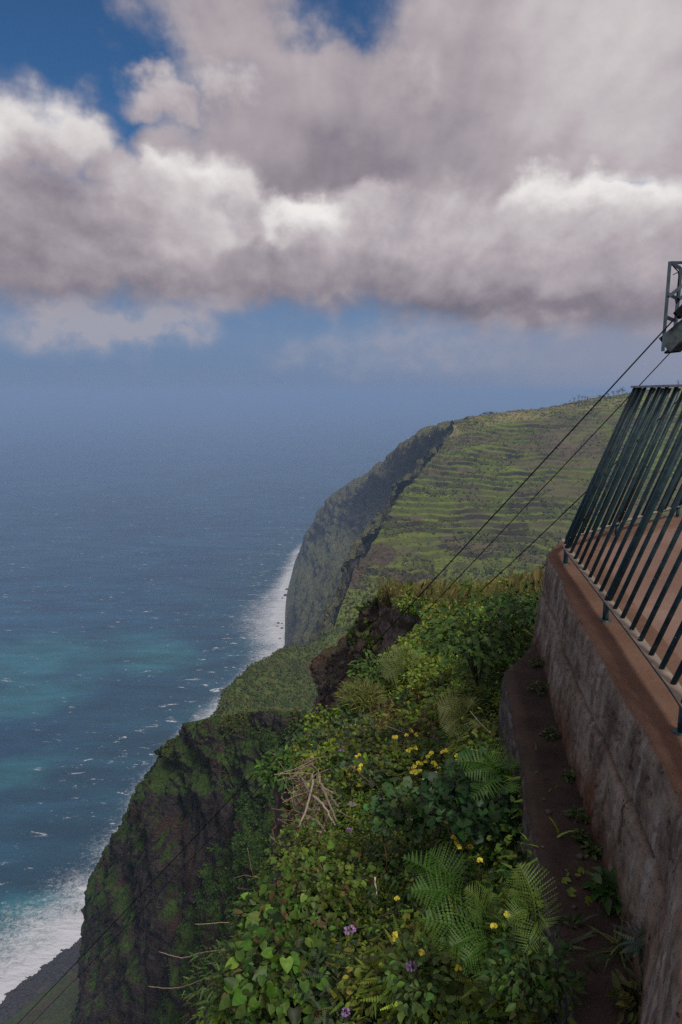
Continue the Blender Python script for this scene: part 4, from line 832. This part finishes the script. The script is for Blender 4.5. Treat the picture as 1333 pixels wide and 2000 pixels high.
def stone(name, P, r, seed, mat, label, cat, group, sq=.65):
    bm = bmesh.new(); bmesh.ops.create_icosphere(bm, subdivisions=3, radius=1.0); v = np.array([x.co[:] for x in bm.verts]); f = np.array([[q.index for q in x.verts] for x in bm.faces]); bm.free()
    n = fbm(v+seed*7.7, .9, 3, seed); n = np.round(n*5)/5*.6+n*.4; v = v*(1+n*.55)[:, None]*np.array([1, .85, sq])*r
    o = mesh(name, v, f, mat); o.location = tuple(P); props(o, label, cat, group); return o
M_stone = plain('grey_stone', (.1, .085, .08), .9, .2, .4, 40)
for a, b_, r_, lbl in [(1072, 1588, .014, 'largest grey stone lying on the ledge, half way along it'), (1062, 1562, .007, 'small stone just above the largest one on the ledge'), (1162, 1822, .012, 'pale stone on the ledge left of the grass tuft'), (1134, 1676, .015, 'brownish stone beside the weeds at the wall foot'), (1122, 1773, .008, 'tiny pale stone on the ledge near the broad leaved weed'), (1060, 1655, .007, 'small stone close to the left ledge edge')]:
    P, N = hit(a, b_, LEDGE)
    if P is not None: stone('stone', P+np.array([0, 0, r_*.4]), r_, int(a), M_stone, lbl, 'stone', 'stones on the ledge')

# flowers: every plant has a stem and its blossoms
def yflower(px, py, nb, label, up=.2):
    P = near(px, py, up); e = empty('yellow_flower', P-np.array([0, -.02, .16]), label, 'flower', 'yellow flowers on the slope')
    st = MB(); st.tube([P-np.array([.01, -.04, .18]), P-np.array([.0, -.015, .08]), P], [.0025, .002, .0015], 5, (.09, .1, .03)); st.build('stem', M_dry, e)
    k = P[1]/4
    for i in range(nb):
        c = P+rng.normal(size=3)*.013*np.array([1.2, .8, 1])*max(1, k); l = LB()
        d = sph(9, .6); l.add(np.tile(c, (9, 1)), d, unit(d+rng.normal(size=(9, 3))*.5+np.array([0, -.6, .6])), .017*max(.85, k**.6), .0165*max(.85, k**.6), np.array([.85, .72, .1])*rng.uniform(.75, 1.1, (9, 1)), T_OV); l.build('blossom', M_pet, e)
Y = [(774, 1443, 3, 'topmost left yellow flower above the brown dry patch'), (803, 1432, 4, 'topmost yellow flower of the slope'), (806, 1463, 4, 'yellow flower in the brown dry patch under the topmost one'), (709, 1485, 2, 'yellow flower furthest left, beside a purple one'), (715, 1502, 2, 'lower of the two yellow flowers furthest left'), (819, 1497, 5, 'full cluster of yellow blossoms in the centre of the flower patch'), (841, 1481, 4, 'yellow cluster right of and above the fullest one'), (858, 1491, 3, 'tall yellow flower in the right half of the patch'), (889, 1485, 2, 'yellow flower at the right end of the patch, beside the fern'), (853, 1512, 4, 'low yellow cluster beneath the tall one'), (838, 1524, 3, 'lowest yellow flower of the patch'), (812, 1508, 3, 'yellow flower just left of the lowest two'), (870, 1470, 2, 'small yellow flower at the upper right of the patch'), (893, 1607, 3, 'yellow flower over the dark round leaves'), (884, 1637, 2, 'yellow flower just under the one over dark leaves'), (904, 1652, 2, 'bright yellow flower right above the largest fern'), (781, 1771, 1, 'single yellow bud left of the largest fern'), (774, 1836, 2, 'yellow buds below the single one'), (817, 1860, 1, 'single yellow bud left of the low fern pair'), (979, 1790, 2, 'yellow flower between the small fern and the upright fern'), (938, 1677, 1, 'small yellow bud in the dark gap near the ledge'), (895, 1883, 1, 'pale yellow bud below the low fern pair')]
for a, b_, nb, lbl in Y: yflower(a, b_, nb, lbl)
def pflower(px, py, s, label, up=.2):
    P = near(px, py, up); e = empty('purple_flower', P-np.array([0, -.02, .2]), label, 'flower', 'purple flower heads on the slope')
    st = MB(); st.tube([P-np.array([.015, -.05, .24]), P-np.array([.0, -.02, .1]), P], [.003, .0025, .002], 5, (.06, .09, .03)); st.build('stem', M_dry, e)
    n = 46; d = sph(n, .2); l = LB(); c = P+d*s*np.array([1, 1, .7]); l.add(c, unit(d+rng.normal(size=(n, 3))*.6), unit(d+np.array([0, -.5, .5])), s*.55, s*.5, np.array([.34, .2, .42])*rng.uniform(.7, 1.3, (n, 1)), T_OV); l.build('flower_head', M_pet, e)
for a, b_, s, lbl in [(668, 1467, .022, 'purple flower at the left rim above the dead branches'), (688, 1571, .017, 'pink purple flower right of the dead branches'), (747, 1566, .02, 'pale purple flower in the middle of the green slope'), (684, 1818, .019, 'largest purple flower head, above the big leaved vine'), (803, 1888, .015, 'purple flower below the largest ferns'), (675, 1977, .013, 'purple flower at the very bottom edge'), (682, 1622, .015, 'faded purple flower under the pink one'), (923, 1252, .03, 'tiny pale purple flower high up near the reeds')]: pflower(a, b_, s, lbl)

# dead branches and dry stalks
z5 = lambda *q: [(450+a/2.2217, 1400+b_/2.2217) for a, b_ in q]
def branch(parent, pts, r0_, r1_, col, up, name='branch'):
    D0 = near(600, 1570)[1]-.25; P = [W(a, b_, D0-.12*i) for i, (a, b_) in enumerate(pts)]; n = len(P)*5; C = cr(P, n)+rng.normal(size=(n, 3))*.004
    q = MB(); q.tube(C, np.linspace(r0_, r1_, n), 6, col); return q.build(name, M_dry, parent, True)
bl_ = (.25, .2, .155)
db = empty('dead_branches', near(600, 1600, .2), 'bleached tangle of dead bare branches on the left rim of the slope', 'branches')
for pts, a, b_ in [(z5((358, 250), (350, 330), (325, 415), (298, 480), (325, 505), (395, 500)), .010, .006), (z5((395, 295), (425, 365), (462, 455)), .013, .007), (z5((432, 340), (470, 395)), .012, .006), (z5((308, 418), (385, 460), (412, 502)), .013, .007), (z5((425, 420), (408, 470), (394, 502)), .009, .005), (z5((345, 330), (400, 380), (455, 470)), .013, .007), (z5((300, 250), (330, 300), (350, 330)), .01, .006), (z5((380, 250), (400, 300), (445, 330)), .011, .006), (z5((330, 520), (360, 560)), .01, .005), (z5((290, 360), (340, 400), (390, 400)), .008, .004)]: branch(db, pts, a, b_, np.array(bl_)*rs.uniform(.7, 1.2), .45)
tw = MB()
for k in range(130):
    px, py = rs.gauss(598, 24), rs.gauss(1565, 40); P = W(px, py, near(600, 1570)[1]+rs.uniform(-.35, .1)); d = unit(rng.normal(size=3)*np.array([.8, .4, .8])); L = rs.uniform(.08, .28)
    tw.tube([P+d*L*t+rng.normal(size=3)*.01 for t in (-.5, -.15, .2, .5)], .0035, 4, rs.choice([(.2, .15, .11), (.14, .09, .06), (.26, .2, .15)]))
props(tw.build('dry_grass', M_dry, db), kind='stuff')
z6 = lambda *q: [(a/2.2217, 1400+b_/2.2217) for a, b_ in q]
DS = 'dry stalks sticking out over the cliff'
for pts, r_, c_, lbl in [(z6((1120, 885), (1030, 890), (845, 901)), .0045, (.3, .22, .15), 'straight tan stalk, topmost of the three over the dark cliff'), (z6((1120, 1040), (1010, 1010), (870, 1026), (790, 1046), (690, 1020)), .0042, (.28, .21, .15), 'wavy pale stalk, middle of the three over the cliff'), (z6((1080, 1040), (990, 1090), (830, 1160), (740, 1178), (645, 1170)), .0042, (.28, .2, .14), 'curved tan stalk, lowest of the three over the cliff'), (z6((855, 1175), (868, 1230), (890, 1272), (850, 1300), (790, 1345)), .003, (.3, .28, .26), 'pale grey stalk hanging at the bottom left rim'), (z6((1075, 570), (1100, 690), (1150, 780)), .003, (.2, .15, .1), 'thin dark stalk standing up from the rim beside the vines'), (z6((1030, 745), (1120, 750), (1220, 760)), .003, (.1, .07, .05), 'dark twig reaching left above the topmost stalk'), (z6((1135, 478), (1190, 530)), .004, (.3, .24, .18), 'short pale twig left of the dead branches'), (z6((1168, 153), (1205, 170), (1250, 192)), .006, (.32, .26, .2), 'pale twig rising from the leafy shrub on the rim')]:
    D0 = 8.6 if pts[0][1] < 1620 else 4.6; P = [W(a, b_, D0+.03*i) for i, (a, b_) in enumerate(pts)]; n = len(P)*6
    C = cr(P, n)+rng.normal(size=(n, 3))*.0015; q = MB(); q.tube(C, np.linspace(r_, r_*.6, n), 5, c_); props(q.build('dry_stalk', M_dry, None, True), lbl, 'stalk', DS)
for pts, lbl in [(z5((658, 505), (680, 630), (655, 700), (645, 745)), 'forked brown twig standing in the middle of the slope'), (z5((628, 697), (640, 815)), 'short white dead twig beside the forked one'), (z5((525, 213), (560, 245), (605, 285)), 'brown twig lying below the yellow flowers'), (z5((672, 38), (730, 60), (780, 78)), 'pale twig lying above the yellow flowers'), (z5((945, 480), (965, 540), (955, 600)), 'thin twig beside the flowers over dark leaves'), (z5((880, 85), (915, 120), (945, 190)), 'brown twig standing in the yellow flower patch')]:
    a = near(*pts[0], .22); P = [W(x, y, a[1]-.02*i) for i, (x, y) in enumerate(pts)]; n = len(P)*5; q = MB(); q.tube(cr(P, n)+rng.normal(size=(n, 3))*.002, np.linspace(.005, .003, n)*(a[1]/3.6), 5, (.55, .5, .45) if 'white' in lbl else ((.3, .26, .2) if 'pale' in lbl else (.16, .1, .06)))
    props(q.build('twig', M_dry, None, True), lbl, 'twig', 'dead twigs on the slope')

# ------------------------------------------------------------------ far things: rocks in the surf, trees and a house on the ridge
M_srock = plain('wet_basalt', (.02, .02, .022), .6, .4, .3, .3)
for px, py, r_, lbl in [(561, 1151, 4.5, 'dark rock in the surf nearest the little headland'), (558, 1163, 5.5, 'largest dark rock in the surf, second from the headland'), (552, 1168, 2.6, 'small rock just left of the largest one in the surf'), (544, 1217, 3.4, 'dark rock furthest out in the white foam'), (551, 1218, 2.2, 'small rock between the outermost rock and the shore'), (542, 1223, 1.8, 'tiny rock under the outermost one in the foam'), (551, 1227, 3.2, 'rock lying at the foot of the cliff in the foam'), (540, 1273, 2.4, 'dark rock in the foam just above the green spur'), (547, 1247, 2.0, 'small rock in the foam above the green spur, near the shore')]:
    stone('sea_rock', SEA(px, py, .6), r_*.8, int(px*3+py), M_srock, lbl, 'rock', 'rocks in the surf', .7)
HB = BVHTree.FromPolygons([tuple(v) for v in HG.reshape(-1, 3)], [tuple(int(i) for i in q) for q in gridf(640, 300)])
def ridge(px, D):
    z = HB.ray_cast(Vector((W(px, 800, D)[0], D, H+200)), Vector((0, 0, -1)))[0]
    return np.array(z) if z is not None else W(px, 800, D)
M_bark = plain('grey_bark', (.09, .065, .055), .9, .1)
def crest(px):                             # the skyline point of the hill above picture column px
    best = None
    for D in np.arange(920, 1110, 8):
        P = ridge(px, D); e = (P[2]-H)/D
        if best is None or e > best[0]: best = (e, P)
    return best[1]
def btree(px, h, label, leaf=None, dens=60):
    P = crest(px); e = empty('ridge_tree', P, label, 'tree', 'trees on the hill crest'); q = MB(); tips = []
    top = P+np.array([rs.uniform(-.6, .6), 0, h*.6]); q.tube([P-np.array([0, 0, .6]), P*.5+top*.5+rng.normal(size=3)*.15, top], [.3, .22, .14], 6, (.1, .075, .065)); q.build('trunk', M_dry, e)
    q = MB()
    for k in range(12):
        a = P+(top-P)*rs.uniform(.3, 1); d = unit(np.array([rs.gauss(0, .7), rs.gauss(0, .7), 1.0])); L = h*rs.uniform(.25, .45); t2 = a+d*L
        q.tube([a, a+d*L*.5+rng.normal(size=3)*.2, t2], [.12, .09, .05], 4, (.11, .08, .07)); tips.append(t2)
        for _ in range(2):
            b2 = a+d*L*rs.uniform(.4, .9); e2 = b2+unit(d+rng.normal(size=3)*.7)*L*.5; q.tube([b2, e2], [.07, .04], 4, (.11, .08, .07)); tips.append(e2)
    q.build('branches', M_dry, e)
    if leaf:
        l = LB()
        for t2 in tips: clump(l, t2, None, h*.13, dens//8, h*.075, leaf, T_SM, .7)
        l.build('crown', M_veg, e)
TG = [(1113, 6, 'bare tree standing apart, left end of the bare group on the crest', None), (1121, 10, 'tall bare tree in the left half of the bare group on the crest', None), (1129, 11, 'tallest bare tree, in the middle of the bare group on the crest', None), (1136, 10, 'bare tree right of the tallest one, left of the little house', None), (1142, 8, 'shorter bare tree right beside the little house', None), (1197, 8, 'reddish leafed bushy tree right of the upper cable on the crest', (.16, .085, .06)), (1206, 9, 'olive tree beside the reddish one on the crest', (.09, .08, .04)), (1214, 12, 'taller brownish tree against the railing corner on the crest', (.12, .08, .05)), (1186, 6, 'small reddish bushy tree, leftmost of the leafy ones near the railing', (.15, .09, .06)), (1322, 13, 'bare tree seen through the railing at the right edge', None), (1330, 11, 'bare tree furthest right on the crest, behind the railing bars', None)]
for a, h_, lbl, lf in TG: btree(a, h_*.95, lbl, lf)
def rbush(px, rx, h, label, col):
    P = crest(px); e = empty('ridge_bush', P, label, 'bush', 'bushes on the hill crest'); l = LB()
    for k in range(int(10+rx)): clump(l, P+np.array([rs.uniform(-rx, rx), rs.uniform(-2, 2), rs.uniform(.1, .75)*h]), None, h*.35, 26, h*.2, col, T_SM, .7)
    l.build('crown', M_veg, e); q = MB()
    for k in range(5): q.tube([P+np.array([rs.uniform(-rx, rx)*.6, 0, -.4]), P+np.array([rs.uniform(-rx, rx)*.8, 0, h*.8])], [.12, .05], 4, (.09, .07, .05))
    q.build('stems', M_dry, e)
for a, rx, h_, lbl, c_ in [(952, 8, 5.5, 'wide dark bush on the skyline above the bright lit terraces', (.05, .05, .035)), (911, 2.5, 4, 'small dark bush on the skyline left of the wide one', (.045, .05, .03)), (1000, 3, 2.2, 'low yellowish bush on the skyline right of the wide dark one', (.12, .1, .05)), (1060, 5, 2.5, 'broad low brownish bush on the crest, half way to the bare trees', (.13, .1, .055)), (1172, 6, 4, 'low brown bush on the crest right of the little house', (.11, .085, .055))]: rbush(a, rx, h_, lbl, c_)
P = crest(1148)+np.array([0, -10, -.5]); hs = empty('small_house', P, 'small grey roofed house on the hill crest between the bare trees and the upper cable', 'house')
q = MB(); a, b_, c_ = 4.2, 3.2, 2.6; q.add([P+np.array([x*a, y*b_, z]) for z in (-2, c_) for x, y in ((-1, -1), (1, -1), (1, 1), (-1, 1))]+[P+np.array([x*a, 0, c_+2.2]) for x in (-1, 1)], [(0, 1, 5, 4), (1, 2, 6, 5), (2, 3, 7, 6), (3, 0, 4, 7), (4, 8, 7), (5, 6, 9)]); q.build('wall', plain('plaster', (.3, .3, .31), .9), hs)
q = MB()
for s in (-1, 1): q.add([P+np.array([x*(a+.3), y, z]) for x in (-1, 1) for y, z in ((s*(b_+.4), c_-.2), (0, c_+2.3), (0, c_+2.45), (s*(b_+.4), c_-.05))], [(0, 1, 5, 4), (3, 2, 6, 7), (0, 4, 7, 3), (0, 3, 2, 1), (4, 5, 6, 7), (1, 2, 6, 5)])
q.build('roof', plain('grey_roof', (.17, .18, .2), .8), hs)
q = MB(); q.add([P+np.array([x, -b_-.02, z]) for x, z in ((-1.5, .6), (-.5, .6), (-.5, 1.7), (-1.5, 1.7))], [(0, 1, 2, 3)]); q.build('window', M_dark, hs)
q = MB(); q.add([P+np.array([x, -b_-.02, z]) for x, z in ((1, -.5), (2, -.5), (2, 1.7), (1, 1.7))], [(0, 1, 2, 3)]); q.build('door', M_bark, hs)
# ------------------------------------------------------------------ render settings
S.render.engine = 'CYCLES'
S.view_settings.view_transform = 'Standard'; S.view_settings.look = 'None'; S.view_settings.exposure = 0; S.view_settings.gamma = 1
S.view_settings.use_curve_mapping = False
c = S.cycles; c.use_denoising = False; c.max_bounces = 6; c.diffuse_bounces = 3; c.glossy_bounces = 2; c.transmission_bounces = 3; c.volume_bounces = 2; c.caustics_reflective = False; c.caustics_refractive = False
